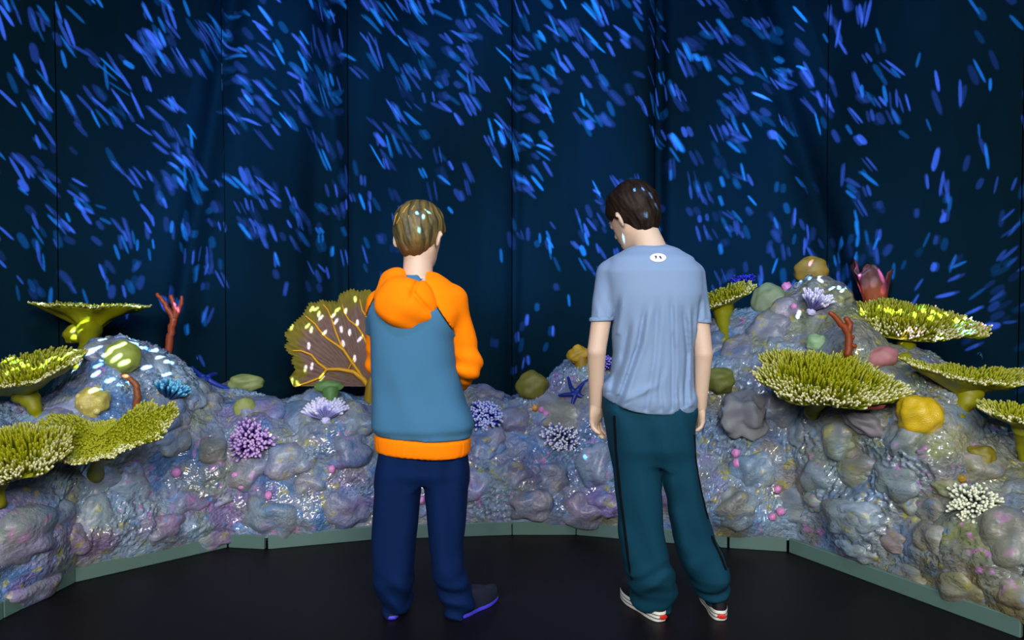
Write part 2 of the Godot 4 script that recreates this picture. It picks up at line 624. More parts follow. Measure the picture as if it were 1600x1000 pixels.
# a rounded stone: an ellipsoid worn by noise
func pebble(b: MeshData, c: Vector3, r: Vector3, basis: Basis, cols: int, rows: int, rough: float, sd: int, paint = null, boxy: float = 0.5) -> void:
	var pts := PackedVector3Array()
	var tints := PackedColorArray()
	var off := Vector3(sd * 1.7, sd * 0.3, sd * 0.9)
	for k in rows:
		var lat := PI * (k + 0.02) / (rows - 1.0 + 0.04)
		for q in cols:
			var lon := TAU * q / cols
			var d := Vector3(sin(lat) * cos(lon), cos(lat), sin(lat) * sin(lon))
			var s := 1.0 + rough * lump.get_noise_3dv(d * 1.1 + off) * 2.0 + rough * 0.35 * fine.get_noise_3dv(d * 3.0 + off)
			var box := pow(pow(absf(d.x), 2.6) + pow(absf(d.y), 2.6) + pow(absf(d.z), 2.6), -1.0 / 2.6)
			var p := c + basis * (d * r * s * lerpf(1.0, box, boxy))
			pts.append(p)
			tints.append(b.tint if paint == null else paint.call(p, d))
	b.grid(pts, rows, cols, true, false, tints)

func boulder(h: Dictionary, r: Vector3, col: Color, parent: Node) -> void:
	var b := MeshData.new()
	var seed_ := int(h.p.x * 300.0 + h.p.y * 700.0)
	var p: Vector3 = h.p - h.n * r.z * 0.62
	var basis := Basis.looking_at(-h.n, Vector3(sin(seed_ * 1.3) * 0.35, 1, 0))
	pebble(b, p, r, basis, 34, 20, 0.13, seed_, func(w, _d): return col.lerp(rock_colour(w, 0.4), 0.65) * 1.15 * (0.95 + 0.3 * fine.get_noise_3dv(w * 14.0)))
	put("boulder", b, M.boulder, parent)


# ------------------------------------------------------------------ room and curtain
const ARC := Vector3(0, 0, -0.55)
const ARC_R := 4.45

func curtain_arc(px: float) -> float:                         # angle round ARC where a column of the picture meets the arc
	var d := ray(px, 470)
	var dir := Vector2(d.x, d.z).normalized()
	var o := Vector2(EYE.x - ARC.x, EYE.z - ARC.z)
	var bq := o.dot(dir)
	var t := -bq + sqrt(bq * bq - o.length_squared() + ARC_R * ARC_R)
	var p := o + dir * t
	return atan2(p.x, -p.y)

func curtain_point(a: float, y: float, r: float = 0.0) -> Vector3:
	return Vector3(ARC.x + sin(a) * (ARC_R + r), y, ARC.z - cos(a) * (ARC_R + r))

func arc_at(px: float, py: float, r: float = 0.0) -> Vector3:   # the same arc, by column and row
	var a := curtain_arc(px)
	var p := curtain_point(a, 0, r)
	var d := ray(px, py)
	p.y = EYE.y + d.y / Vector2(d.x, d.z).length() * Vector2(p.x, p.z).length()
	return p

func fold(a: float, y: float) -> float:
	var s := a * ARC_R
	var lean := s + (y - 1.0) * 0.10 * sin(s * 1.3)
	var f := 0.045 * sin(lean * 5.1 + 1.3 * sin(lean * 1.7)) + 0.08 * lump.get_noise_2d(lean * 1.2, y * 0.22) + 0.02 * lump.get_noise_2d(lean * 3.0, y * 0.5 + 9.0)
	f += 0.012 * fine.get_noise_2d(lean * 1.5 + y * 0.8, y * 1.6)
	for g in DEEP:                                            # a few deep folds
		var e: float = s - g[0] - g[1] * (y - 1.6)
		f += g[2] * exp(-e * e / (g[3] * g[3]))
	return f

# arc position, lean, depth, width
const DEEP := [[-2.02, 0.16, 0.13, 0.07], [-1.28, 0.05, 0.15, 0.11], [-1.12, -0.05, 0.08, 0.05], [0.97, 0.0, 0.14, 0.05], [2.0, -0.28, 0.13, 0.08], [-3.3, -0.2, 0.12, 0.08], [0.02, 0.02, 0.06, 0.04]]

func build_room() -> void:
	var dark := relief(mat(rgb(26, 24, 30), 0.85), noise_tex(0.05, FastNoiseLite.TYPE_SIMPLEX, 3, true, 2.0, 9), 2.0, 0.3)
	var ground := relief(mat(rgb(15, 13, 19), 0.5), noise_tex(0.06, FastNoiseLite.TYPE_SIMPLEX, 4, true, 1.5, 10), 3.0, 0.2)
	ground.metallic_specular = 0.3
	for w in [["floor", Vector3(0, -0.05, -1.2), Vector3(8.4, 0.1, 8.4), ground, "dark vinyl floor in front of the reef"], ["ceiling", Vector3(0, 3.75, -1.2), Vector3(8.4, 0.1, 8.4), dark, "dark ceiling above the alcove"],
			["wall_back", Vector3(0, 1.85, -5.35), Vector3(8.4, 3.7, 0.1), dark, "dark wall behind the curtain"], ["wall_left", Vector3(-4.15, 1.85, -1.2), Vector3(0.1, 3.7, 8.4), dark, "dark wall on the left"],
			["wall_right", Vector3(4.15, 1.85, -1.2), Vector3(0.1, 3.7, 8.4), dark, "dark wall on the right"], ["wall_front", Vector3(0, 1.85, 2.95), Vector3(8.4, 3.7, 0.1), dark, "dark wall behind the viewer"]]:
		var b := MeshData.new()
		b.box(w[1], w[2])
		struct(w[0], b, w[3], w[4])
	M.curtain = relief(mat(rgb(10, 34, 46), 0.95), noise_tex(0.09, FastNoiseLite.TYPE_SIMPLEX, 3, true, 1.0, 12), 4.0, 0.2)
	M.curtain.specular_mode = BaseMaterial3D.SPECULAR_DISABLED
	var seams := [-560, -110, 92, 352, 545, 800, 1021, 1290, 1592, 2160]
	var said := ["black curtain panel at the far left edge, mostly beyond the frame", "black curtain panel behind the flat-topped coral on the left, with sharp slanting light streaks", "black curtain panel above the left rock mound and red branching coral", "black curtain panel above the sea fan, with deep dark folds", "black curtain panel directly behind the boy in the orange hoodie",
		"black curtain panel directly behind the dark-haired boy's head", "black curtain panel right of the dark-haired boy, above the ochre ball sponge", "black curtain panel above the big round table coral, with dense violet streaks", "black curtain panel at the extreme right edge, nearly unlit"]
	for k in seams.size() - 1:
		var a0 := curtain_arc(seams[k])
		var a1 := curtain_arc(seams[k + 1])
		var cols := int((a1 - a0) / 0.004) + 8
		var rows := 60
		var front := PackedVector3Array()
		for r in rows:
			var y := lerpf(3.62, 0.015, r / (rows - 1.0))
			for q in cols:
				var u := q / (cols - 1.0)
				var a := lerpf(a0 + 0.0006, a1 - 0.0006, u)
				var edge := 0.018 * (ss(0.035 / (a1 - a0), 0.0, u) + ss(1.0 - 0.035 / (a1 - a0), 1.0, u))
				front.append(curtain_point(a, y, fold(a, y) + edge))
		var back := PackedVector3Array()
		for p in front:
			var o := Vector3(p.x - ARC.x, 0, p.z - ARC.z).normalized()
			back.append(p + o * 0.004)
		var b := MeshData.new()
		b.grid(front, rows, cols, false, false)
		b.grid(back, rows, cols, false, true)
		var n := rows * cols
		for q in cols - 1:
			b.quad(q + 1, q, q + n, q + 1 + n)
			var l := (rows - 1) * cols + q
			b.quad(l, l + 1, l + 1 + n, l + n)
		var o := put("curtain", b, M.curtain)
		tag(o, said[k], "curtain", "black curtain panels round the alcove")


# ------------------------------------------------------------------ projectors: a lamp behind a slide with clear streaks
var shoal := []                  # [middle, half the streak as a vector, half width, strength, hue] in world space

func plan_shoal() -> void:
	rng.seed = 5
	var dens := ["6777667778575512", "7777857897586423", "5488864698687423", "7788973379776854", "4686332126746847", "0111000150000129", "0000000000000007"]
	for row in range(-3, 7):                                  # the pattern goes on past the frame to both ends and up
		for col in range(-5, 21):
			var n := int(int(dens[maxi(row, 0)][clampi(col, 0, 15)]) * 3.5)
			if row == 6 and col > 16: n = 0
			for k in n:
				var px := (col + rng.randf()) * 100.0
				var py := (row + rng.randf()) * 100.0 - 20.0
				if lump.get_noise_2d(px * 0.011, py * 0.006 + 40.0) < -0.42 + 0.2 * rng.randf():
					continue
				var lean := 24.0 + 12.0 * ss(500, 50, py) - 24.0 * ss(250, 560, py)
				lean += 18.0 * ss(260, 40, px) * ss(150, 330, py) * ss(520, 380, py)
				lean -= 42.0 * ss(1330, 1560, px) * ss(60, 420, py) + 12.0 * ss(1150, 1300, px)
				lean += rng.randfn(0.0, 12.0) + 16.0 * lump.get_noise_2d(px * 0.004, py * 0.004)
				var soft := rng.randf() < 0.38
				var half := (rng.randf_range(8.0, 19.0) if py < 300 else rng.randf_range(6.5, 14.0)) * (0.9 if soft else 1.0)
				var wide := rng.randf_range(2.6, 5.0) if soft else rng.randf_range(1.4, 2.5)
				var power := rng.randf_range(0.08, 0.3) if soft else rng.randf_range(0.3, 1.0)
				if rng.randf() < 0.05: power = 1.0
				streak(px, py, lean, half, wide, power * (0.55 if px > 1560 else 1.0), 1 if rng.randf() < 0.36 else 0, -1.0)
	# streaks that land on the things before the curtain
	for s in [[160, 530], [187, 527], [205, 531], [150, 545], [165, 556], [176, 548], [153, 568], [150, 580], [172, 589], [208, 538], [222, 541], [229, 571], [250, 560], [263, 567], [260, 583], [192, 596], [141, 548], [240, 546], [188, 545], [181, 561], [193, 569], [145, 617], [152, 608]]:
		streak(s[0], s[1], -62.0 + rng.randfn(0, 8), 8.5, 2.9, 0.7, 2, reef_hit(s[0], s[1]).depth - 0.03)
	for s in [[62, 481], [80, 483], [95, 481], [110, 482], [128, 481], [146, 480], [163, 479], [182, 476], [197, 478], [212, 481], [115, 520], [130, 508], [117, 532]]:
		streak(s[0], s[1], -55.0 + rng.randfn(0, 10), 7.0, 2.9, 0.8, 2, 3.95)
	for s in [[20, 580], [8, 577], [75, 580], [30, 590], [88, 588], [60, 600], [30, 606], [100, 578], [120, 560], [112, 598], [48, 612], [8, 616]]:
		streak(s[0], s[1], -62.0, 7.5, 2.6, 0.8, 2, 3.45)
	for s in [[480, 507], [486, 513], [498, 486], [501, 492], [507, 516], [487, 478], [493, 478], [521, 487], [525, 497], [533, 510], [540, 480], [546, 515], [555, 460], [558, 500], [536, 532], [482, 538], [487, 568], [477, 572], [503, 583], [456, 592], [465, 595], [554, 555], [562, 526], [455, 512], [527, 478]]:
		streak(s[0], s[1], -18.0 + rng.randfn(0, 22), 5.5, 2.2, 0.6, 2, 4.1)
	for s in [[651, 336, 12], [661, 343, -12], [654, 366, 0], [668, 324, 50], [1016, 306, 35], [1025, 320, 30], [1009, 343, 5], [991, 297, 5], [1004, 295, 30], [966, 345, 20]]:
		streak(s[0], s[1], s[2], 4.6, 1.6, 0.6, 1, 2.72)
	for s in [[1247, 422], [1262, 418], [1279, 425], [1278, 413], [1298, 443], [1309, 441], [1315, 452], [1321, 447], [1248, 500]]:
		streak(s[0], s[1], rng.randfn(0, 20), 6.0, 2.6, 0.8, 2, reef_hit(s[0], 450).depth - 0.05)
	for s in [[1370, 470], [1385, 477], [1395, 484], [1405, 482], [1417, 482], [1440, 475], [1455, 478], [1428, 490], [1346, 475], [1340, 490], [1365, 500], [1455, 503], [1467, 491], [1505, 490], [1515, 488], [1495, 505], [1500, 514], [1475, 480], [1478, 563], [1474, 568]]:
		streak(s[0], s[1], -20.0 + rng.randfn(0, 20), 6.5, 2.6, 0.8, 2, 3.68)

func streak(px: float, py: float, lean: float, half: float, wide: float, power: float, hue: int, depth: float) -> void:
	var c := arc_at(px, py) if depth < 0.0 else at(px, py, depth)
	var right := Vector3(-c.z, 0, c.x).normalized()
	var k := (c - EYE).length() / FOCAL
	var a := deg_to_rad(lean)
	shoal.append([c, (right * sin(a) + Vector3.DOWN * cos(a)) * half * k, wide * k, power, hue])

func projector(where: Vector3, aim: Vector3, hue: int, col: Color, energy: float, haze: float, said: String) -> void:
	const NEAR := 0.3
	var basis := Basis.looking_at((aim - where).normalized(), Vector3.UP)
	var wide := 0.36
	var high := 0.21
	var W := 2048
	var H := 1194
	# a faint wash that thins out towards the reef and the ends, with the streaks drawn clear over it
	var wash := Image.create(96, 56, false, Image.FORMAT_RGBA8)
	for y in 56:
		for x in 96:
			var l := basis * Vector3((x / 95.0 - 0.5) * 2.0 * wide, (0.5 - y / 55.0) * 2.0 * high, -NEAR)
			var o := where - ARC                             # where this line meets the curtain's arc
			var d2 := Vector2(l.x, l.z)
			var o2 := Vector2(o.x, o.z)
			var bq := o2.dot(d2) / d2.length_squared()
			var t := -bq + sqrt(maxf(bq * bq - (o2.length_squared() - ARC_R * ARC_R) / d2.length_squared(), 0.0))
			var p := where + l * t
			var v := haze * ss(0.75, 1.45, p.y) * ss(3.1, 1.9, absf(p.x)) * (0.75 + 0.6 * lump.get_noise_2d(p.x * 1.1, p.y * 0.6))
			wash.set_pixel(x, y, Color(0, 0, 0, 1.0 - clampf(v, 0.0, 1.0)))
	wash.resize(W, H, Image.INTERPOLATE_CUBIC)
	var inv := basis.inverse()
	for s in shoal:
		if s[4] != hue:
			continue
		var q: Vector3 = inv * (s[0] - where)
		var ax: Vector3 = s[1]
		var side: Vector3 = ax.cross(s[0] - where).normalized() * s[2]
		var c := slide_at(q, NEAR, wide, high, W, H)
		if c.x < -20 or c.x > W + 20 or c.y < -20 or c.y > H + 20 or q.z > -0.5:
			continue
		var e1 := slide_at(inv * (s[0] + ax - where), NEAR, wide, high, W, H) - c
		var e2 := slide_at(inv * (s[0] + side - where), NEAR, wide, high, W, H) - c
		var det := e1.cross(e2)
		if absf(det) < 0.01:
			continue
		var ext := Vector2(absf(e1.x) + absf(e2.x), absf(e1.y) + absf(e2.y)) * 1.15
		for y in range(maxi(0, int(c.y - ext.y)), mini(H, int(c.y + ext.y) + 2)):
			for x in range(maxi(0, int(c.x - ext.x)), mini(W, int(c.x + ext.x) + 2)):
				var d := Vector2(x, y) - c
				var u := d.cross(e2) / det
				var v := e1.cross(d) / det
				var f := u * u * u * u * 0.6 + u * u * 0.4 + v * v
				if f < 1.3:
					var open := float(s[3]) * ss(1.3, 0.35, f)
					var old := 1.0 - wash.get_pixel(x, y).a
					wash.set_pixel(x, y, Color(0, 0, 0, 1.0 - clampf(old + open * (1.0 - old), 0.0, 1.0)))
	var t := thing("projector", where, said, "projector", "ceiling projectors")
	var b := MeshData.new()
	var black := mat(rgb(12, 12, 13), 0.8)
	var mid := where + basis * Vector3(0, 0, -NEAR * 0.5 + 0.05)
	for w in [[Vector3(wide + 0.003, 0, 0), Vector3(0.012, high * 2 + 0.03, NEAR + 0.14)], [Vector3(-wide - 0.003, 0, 0), Vector3(0.012, high * 2 + 0.03, NEAR + 0.14)], [Vector3(0, high + 0.003, 0), Vector3(wide * 2 + 0.03, 0.012, NEAR + 0.14)], [Vector3(0, -high - 0.003, 0), Vector3(wide * 2 + 0.03, 0.012, NEAR + 0.14)], [Vector3(0, 0, NEAR * 0.5 + 0.05), Vector3(wide * 2 + 0.03, high * 2 + 0.03, 0.012)]]:
		b.box(mid + basis * w[0], w[1], basis)
	put("housing", b, black, t)
	var br := MeshData.new()
	br.tube([where + basis * Vector3(0, high, 0.05), Vector3(where.x, 3.7, where.z)], [0.02, 0.02], 10)
	put("bracket", br, black, t)
	var s := MeshInstance3D.new()
	s.name = "slide"
	var qm := QuadMesh.new()
	qm.size = Vector2(wide, high) * 2.0
	s.mesh = qm
	var sm := mat(Color.WHITE, 0.8)
	sm.albedo_texture = ImageTexture.create_from_image(wash)
	sm.transparency = BaseMaterial3D.TRANSPARENCY_ALPHA_HASH
	sm.cull_mode = BaseMaterial3D.CULL_DISABLED
	qm.material = sm
	t.add_child(s)
	s.transform = Transform3D(basis, basis * Vector3(0, 0, -NEAR))
	var g := MeshData.new()
	g.tube([where + basis * Vector3(0, 0, 0.03), where + basis * Vector3(0, 0, 0.012)], [0.006, 0.005], 10)
	var gm := mat(col, 0.5)
	gm.emission_enabled = true
	gm.emission = col
	gm.emission_energy_multiplier = 1.0
	put("bulb", g, gm, t)
	var l := AreaLight3D.new()
	l.name = "projector_lamp"
	l.area_size = Vector2(0.0004, 0.0004)
	l.area_normalize_energy = true
	l.light_color = col
	l.light_energy = energy
	l.area_range = 12.0
	l.shadow_enabled = true
	t.add_child(l)
	l.transform = Transform3D(basis, Vector3.ZERO)

func slide_at(q: Vector3, near: float, wide: float, high: float, w: int, h: int) -> Vector2:
	return Vector2((q.x / -q.z * near / wide * 0.5 + 0.5) * w, (0.5 - q.y / -q.z * near / high * 0.5) * h)


# ------------------------------------------------------------------ corals and other things on the reef
# a table coral: a plate on a funnel-shaped stalk, its top bristling with branchlets whose tips are pale
# plate centre in pixels, depth, half width in pixels, front-to-back share, tilt to the viewer and sideways (degrees), how the rim curls, how it saddles,
# kidney notch at the back (0 none), stalk foot in pixels and depth, bristle length (m), share of the top with pale tips
func table_coral(c: Vector2, depth: float, half: float, share: float, tilt: float, roll: float, curl: float, saddle: float, notch: float, foot: Vector2, foot_depth: float, bristle: float, count: int, sd: int, label: String, lean: float = 0.6, funnel: float = 0.3, stalk_w: float = 0.16, outline: Array = []) -> void:
	rng.seed = sd
	if depth < 0.0:                                           # stands out from the face just far enough to clear it
		var face: float = reef_hit(c.x, c.y).depth
		depth = face - half * face / FOCAL * share * -depth
	var R := half * depth / FOCAL
	var mid := at(c.x, c.y, depth)
	var base: Vector3 = at(foot.x, foot.y, foot_depth) if foot_depth > 0.0 else reef_hit(foot.x, foot.y).p
	var t := thing("table_coral", base, label, "coral", "yellow-green table corals")
	var bs := Basis(Vector3.RIGHT, deg_to_rad(tilt)) * Basis(Vector3.BACK, deg_to_rad(roll))
	var reach := PackedFloat32Array()                         # an outline of its own: how far the plate reaches each way
	if outline.size():
		var poly := []
		for q in outline:
			var d := ray(q[0], q[1])
			var hit := EYE + d * ((mid - EYE).dot(bs.y) / d.dot(bs.y))
			var l := bs.inverse() * (hit - mid) / R
			poly.append(Vector2(l.x, l.z / share))
		for k in 128:
			var dir := Vector2.from_angle(TAU * k / 128.0)
			var far := 0.3
			for q in poly.size():
				var a: Vector2 = poly[q]
				var e: Vector2 = poly[(q + 1) % poly.size()] - a
				var den := dir.cross(e)
				if absf(den) < 1e-6: continue
				var t_ := a.cross(e) / den
				var u_ := a.cross(dir) / den
				if t_ > 0.0 and u_ >= 0.0 and u_ <= 1.0:
					far = maxf(far, t_)
			reach.append(far)
	var shape := func(phi: float) -> float:
		if reach.size():
			var x := fposmod(phi / TAU, 1.0) * 128.0
			return lerpf(reach[int(x) % 128], reach[(int(x) + 1) % 128], x - floorf(x)) * (1.0 + 0.03 * fine.get_noise_2d(cos(phi) * 8.0 + sd, sin(phi) * 8.0))
		var s := 1.0 + 0.09 * lump.get_noise_2d(cos(phi) * 1.5 + sd, sin(phi) * 1.5) * 2.0 + 0.035 * fine.get_noise_2d(cos(phi) * 6.0 + sd, sin(phi) * 6.0)
		return s * (1.0 - notch * exp(-pow(wrapf(phi + PI * 0.5, -PI, PI) / 0.75, 2.0)))
	var top := func(rho: float, phi: float) -> Vector3:       # phi = PI/2 is the side towards the viewer
		var s: float = shape.call(phi)
		var x := cos(phi) * rho * s
		var z := sin(phi) * rho * s * share
		var y := curl * pow(rho, 2.4) + saddle * (x * x - 0.35) + 0.03 * lump.get_noise_2d(x * 2.0 + sd, z * 2.0)
		return mid + bs * (Vector3(x, y, z) * R)
	var ring := 56
	var b := MeshData.new()
	var base_col := lin(132, 134, 8)
	b.tint = base_col
	var thick := 0.022
	var pts := PackedVector3Array()
	for k in 9:
		for q in ring:
			pts.append(top.call(maxf(k / 8.0, 0.01), TAU * q / ring))
	b.grid(pts, 9, ring, true, false)
	var under := PackedVector3Array()                         # the underside falls away into a funnel
	for k in 12:
		var rho := 1.0 - k / 11.0 * 0.88
		for q in ring:
			var p: Vector3 = top.call(rho, TAU * q / ring)
			p -= bs.y * R * (0.012 + 0.04 * minf(1.0, (1.0 - rho) * 5.0) + funnel * pow(1.0 - rho, 2.0))
			under.append(p)
	b.grid(under, 12, ring, true, false)
	# rim
	var o := 8 * ring
	var u0 := 9 * ring
	for q in ring:
		var q2 := (q + 1) % ring
		b.quad(o + q, o + q2, u0 + q2, u0 + q)
	put("plate", b, M.coral_olive, t)
	if sd == 31:                                              # a bulge grows from this one's stalk
		var kb := MeshData.new()
		kb.tint = base_col
		pebble(kb, at(116, 522, depth - 0.04), Vector3(0.052, 0.05, 0.05), Basis.IDENTITY, 16, 10, 0.12, 9)
		put("knob", kb, M.coral_olive, t)
	var st := MeshData.new()
	st.tint = base_col
	var head := mid - bs.y * R * (0.04 + funnel * 0.72)
	var spine := []
	var rad := []
	for k in 12:
		var u := k / 11.0
		spine.append(head.lerp(base - Vector3(0, 0.03, 0), u) + Vector3(sin(u * 5.0 + sd) * 0.008, 0, cos(u * 4.0 + sd) * 0.008))
		rad.append(R * stalk_w * (1.35 - 0.75 * sin(minf(u * 1.2, 1.0) * PI * 0.5) + 0.35 * ss(0.7, 1.0, u)) * (1.0 + 0.08 * sin(k * 2.1 + sd)))
	st.tube(spine, rad, 18)
	put("stalk", st, M.coral_olive, t)
	var sp := MeshData.new()
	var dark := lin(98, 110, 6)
	var mid_c := lin(150, 154, 12)
	for k in count:
		var rho := sqrt(rng.randf()) * 1.0
		if rng.randf() < 0.4: rho = rng.randf_range(0.72, 1.02)
		var phi := rng.randf() * TAU
		var p: Vector3 = top.call(minf(rho, 1.0), phi)
		var radial := (bs * Vector3(cos(phi), 0, sin(phi) * share)).normalized()
		var e := pow(rho, 1.6)
		var dir := (bs.y * (1.0 - 0.55 * e) + radial * lean * e * 1.5 + Vector3(rng.randfn(0, 0.14), rng.randfn(0, 0.1), rng.randfn(0, 0.14))).normalized()
		var len := bristle * rng.randf_range(0.6, 1.15) * (0.55 + 0.9 * ss(0.72, 0.9, rho) if outline.size() else 1.0)
		var w := rng.randf_range(0.0034, 0.005) + bristle * 0.018
		var tip := ss(0.60 if outline.is_empty() else 0.84, 0.95, rho + rng.randfn(0, 0.09)) * (0.3 + 0.7 * ss(-0.7, 0.4, sin(phi)))  # tips towards the viewer paler: front light put into the colour
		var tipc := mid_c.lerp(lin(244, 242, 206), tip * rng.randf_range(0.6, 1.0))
		var bend := bs.y * len * 0.16
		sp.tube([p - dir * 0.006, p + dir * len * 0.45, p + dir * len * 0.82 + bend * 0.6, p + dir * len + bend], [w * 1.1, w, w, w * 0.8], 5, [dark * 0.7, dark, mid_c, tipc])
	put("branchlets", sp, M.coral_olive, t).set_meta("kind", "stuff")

# a bush of finger branches that fan out of one base
func bush_coral(c: Vector2, half: Vector2, count: int, style: String, base_col: Color, mid_col: Color, tip_col: Color, sd: int, label: String, lift: float = 0.02, depth: float = -1.0) -> void:
	rng.seed = sd
	var h := reef_hit(c.x, c.y)
	if depth > 0.0:
		h.p = at(c.x, c.y, depth)
		h.depth = depth
	var k: float = h.depth / FOCAL
	var r := half * k
	var p: Vector3 = h.p
	var out: Vector3 = (h.n + Vector3(0, 0.25, 0.5)).normalized()
	if style == "fan": out = (h.n * 0.5 + Vector3(0, 0.7, 0.5)).normalized()
	var right := Vector3.UP.cross(out).normalized()
	var up := out.cross(right)
	var root_at := p + out * lift * 0.3
	if style == "fan": root_at -= up * r.y * 0.9
	if style == "sweep": root_at -= right * r.x * 0.3 + up * r.y * 0.5
	var t := thing("bush_coral", root_at, label, "coral", "small bushy finger corals")
	var core := MeshData.new()
	core.tint = base_col
	if style != "ball":
		core.tint = mid_col
	var hold := 0.45 if style == "ball" else 0.2
	pebble(core, root_at - out * 0.005, Vector3(r.x * hold, r.y * hold, 0.02 if style != "ball" else 0.03), Basis(right, up, out), 16, 9, 0.15, sd)
	put("holdfast", core, M.coral_soft, t)
	if style == "ball": count = int(count * 1.45)
	var ga := PI * (3.0 - sqrt(5.0))
	for q in count:
		var u := (q + 0.5) / count
		var rho := sqrt(u)
		var phi := q * ga + rng.randfn(0, 0.12)
		var dir: Vector3
		var reach: float
		if style == "fan":
			phi = PI * (0.02 + 0.96 * u) + rng.randfn(0, 0.03)
			var layer := (q % 4) / 3.0
			dir = (right * cos(phi) + up * (0.25 + sin(phi) * 0.9) + out * (0.15 + 0.5 * (1.0 - layer))).normalized()
			reach = lerpf(0.75, 1.12, layer) * (1.0 - 0.22 * exp(-pow((phi - 1.45) / 0.22, 2.0)))
		elif style == "sweep":
			dir = (right * cos(phi) * rho + up * sin(phi) * rho * 0.7 + right * 0.55 + up * 0.75 + out * 0.55).normalized()
			reach = rng.randf_range(0.75, 1.1)
		else:
			dir = (right * cos(phi) * rho + up * sin(phi) * rho + out * sqrt(maxf(1.02 - rho * rho, 0.02)) * 0.8).normalized()
			reach = rng.randf_range(0.84, 1.08) * (1.0 + 0.22 * lump.get_noise_2d(cos(phi) * 1.3 + sd, sin(phi) * 1.3))
		var size := Vector3(r.x, r.y, minf(r.x, r.y) * 0.62)
		if style == "fan": size = Vector3(r.x, r.y * 1.75, r.y)
		if style == "sweep": size = Vector3(r.x * 1.05, r.y * 1.35, r.y * 1.2)
		var flat := Vector3(dir.dot(right) * size.x, dir.dot(up) * size.y, dir.dot(out) * size.z)
		var tip := root_at + (right * flat.x + up * flat.y + out * flat.z) * reach
		var start := root_at + (tip - root_at) * 0.12
		var len := (tip - start).length()
		var w := clampf(minf(r.x, r.y) * 0.074, 0.0042, 0.0085) * (1.25 if style == "fan" else 1.0) * rng.randf_range(0.85, 1.2)
		var b := MeshData.new()
		var wob := Vector3(rng.randfn(0, 1), rng.randfn(0, 1), rng.randfn(0, 1)) * len * 0.05
		b.tube([start, start.lerp(tip, 0.4) + wob, start.lerp(tip, 0.6) + wob, start.lerp(tip, 0.84), tip], [w * 0.75, w * 0.85, w * 0.9, w * 1.0, w * 0.9], 6, [base_col * 0.35, base_col * 0.5, base_col * 0.8, base_col.lerp(mid_col, 0.8), tip_col])  # root ends darkened: shade in the gaps between branches, put into the colour
		if rng.randf() < 0.6:
			var side := (dir.cross(out) * rng.randf_range(-1, 1) + out * 0.5 + dir * 0.8).normalized()
			var f0 := start.lerp(tip, 0.55) + wob
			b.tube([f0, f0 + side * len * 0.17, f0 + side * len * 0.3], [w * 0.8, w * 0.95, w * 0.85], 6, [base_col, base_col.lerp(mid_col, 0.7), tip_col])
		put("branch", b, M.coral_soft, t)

# a round coral head or sponge that sits on the rock; size in pixels
func ball(called: String, c: Vector2, half: Vector2, col: Color, sd: int, label: String, category: String, rough: float = 0.07, knobs: int = 0, depth: float = -1.0, group: String = "", roll: float = 0.0, deep: float = 0.8) -> Node3D:
	var h := reef_hit(c.x, c.y)
	var d: float = h.depth if depth < 0.0 else depth
	var p := at(c.x, c.y, d)
	var r := Vector3(half.x, half.y, minf(half.x, half.y) * deep) * d / FOCAL
	if depth < 0.0:
		p = h.p + h.n * r.z * 0.25
	var t := thing(called, p - Vector3(0, r.y * 0.9, 0), label, category, group)
	var b := MeshData.new()
	b.tint = col
	rng.seed = sd
	var bs := Basis.looking_at((p - EYE).normalized(), Vector3.UP) * Basis(Vector3.BACK, deg_to_rad(roll))
	pebble(b, p, r * 1.05, bs, 44, 28, rough, sd, func(w, q): return col * (0.9 + 0.22 * fine.get_noise_3dv(w * 16.0) + 0.10 * lump.get_noise_3dv(q * 2.5)), 0.12 if called != "rough_stone" else 0.5)
	put("body", b, M.coral_smooth if knobs == 0 else M.coral_knobby, t)
	for k in knobs:
		var kb := MeshData.new()
		var z := rng.randf_range(0.1, 1.0)
		var a := rng.randf() * TAU
		var q := Vector3(sqrt(1 - z * z) * cos(a), sqrt(1 - z * z) * sin(a), z)
		kb.tint = col.lerp(Color(1, 1, 0.8), 0.12)
		pebble(kb, p + bs * (q * r * 0.93), Vector3.ONE * r.x * rng.randf_range(0.16, 0.3), bs, 12, 8, 0.08, sd + k)
		put("knob", kb, M.coral_knobby, t)
	return t

func branch_coral(label: String, limbs: Array, depth: float, col: Color, called: String = "branching_coral") -> void:
	var first: Array = limbs[0]
	var t := thing(called, at(first[0][0], first[0][1], depth), label, "coral", "red-brown branching corals")
	for l in limbs:
		var pts := []
		var rad := []
		for q in l:
			pts.append(at(q[0], q[1], depth + (q[3] if q.size() > 3 else 0.0)))
			rad.append(q[2] * 1.2 * depth / FOCAL)
		var fp := []
		var fr := []
		for k in pts.size() - 1:
			for s in 4:
				var u := s / 4.0
				fp.append(pts[k].lerp(pts[k + 1], u) + Vector3(fine.get_noise_2d(k * 9 + s, depth * 9), fine.get_noise_2d(k * 7 + s, 30), 0) * rad[k] * 0.35)
				fr.append(lerpf(rad[k], rad[k + 1], u) * (1.0 + 0.12 * fine.get_noise_2d(k * 31 + s * 13, 3)))
		fp.append(pts[-1])
		fr.append(rad[-1])
		var b := MeshData.new()
		var cols := []
		for k in fp.size():
			cols.append(col.lerp(col * 1.25, k / float(fp.size())))
		b.tube(fp, fr, 10, cols)
		put("trunk" if l == limbs[0] else "branch", b, M.coral_soft, t)

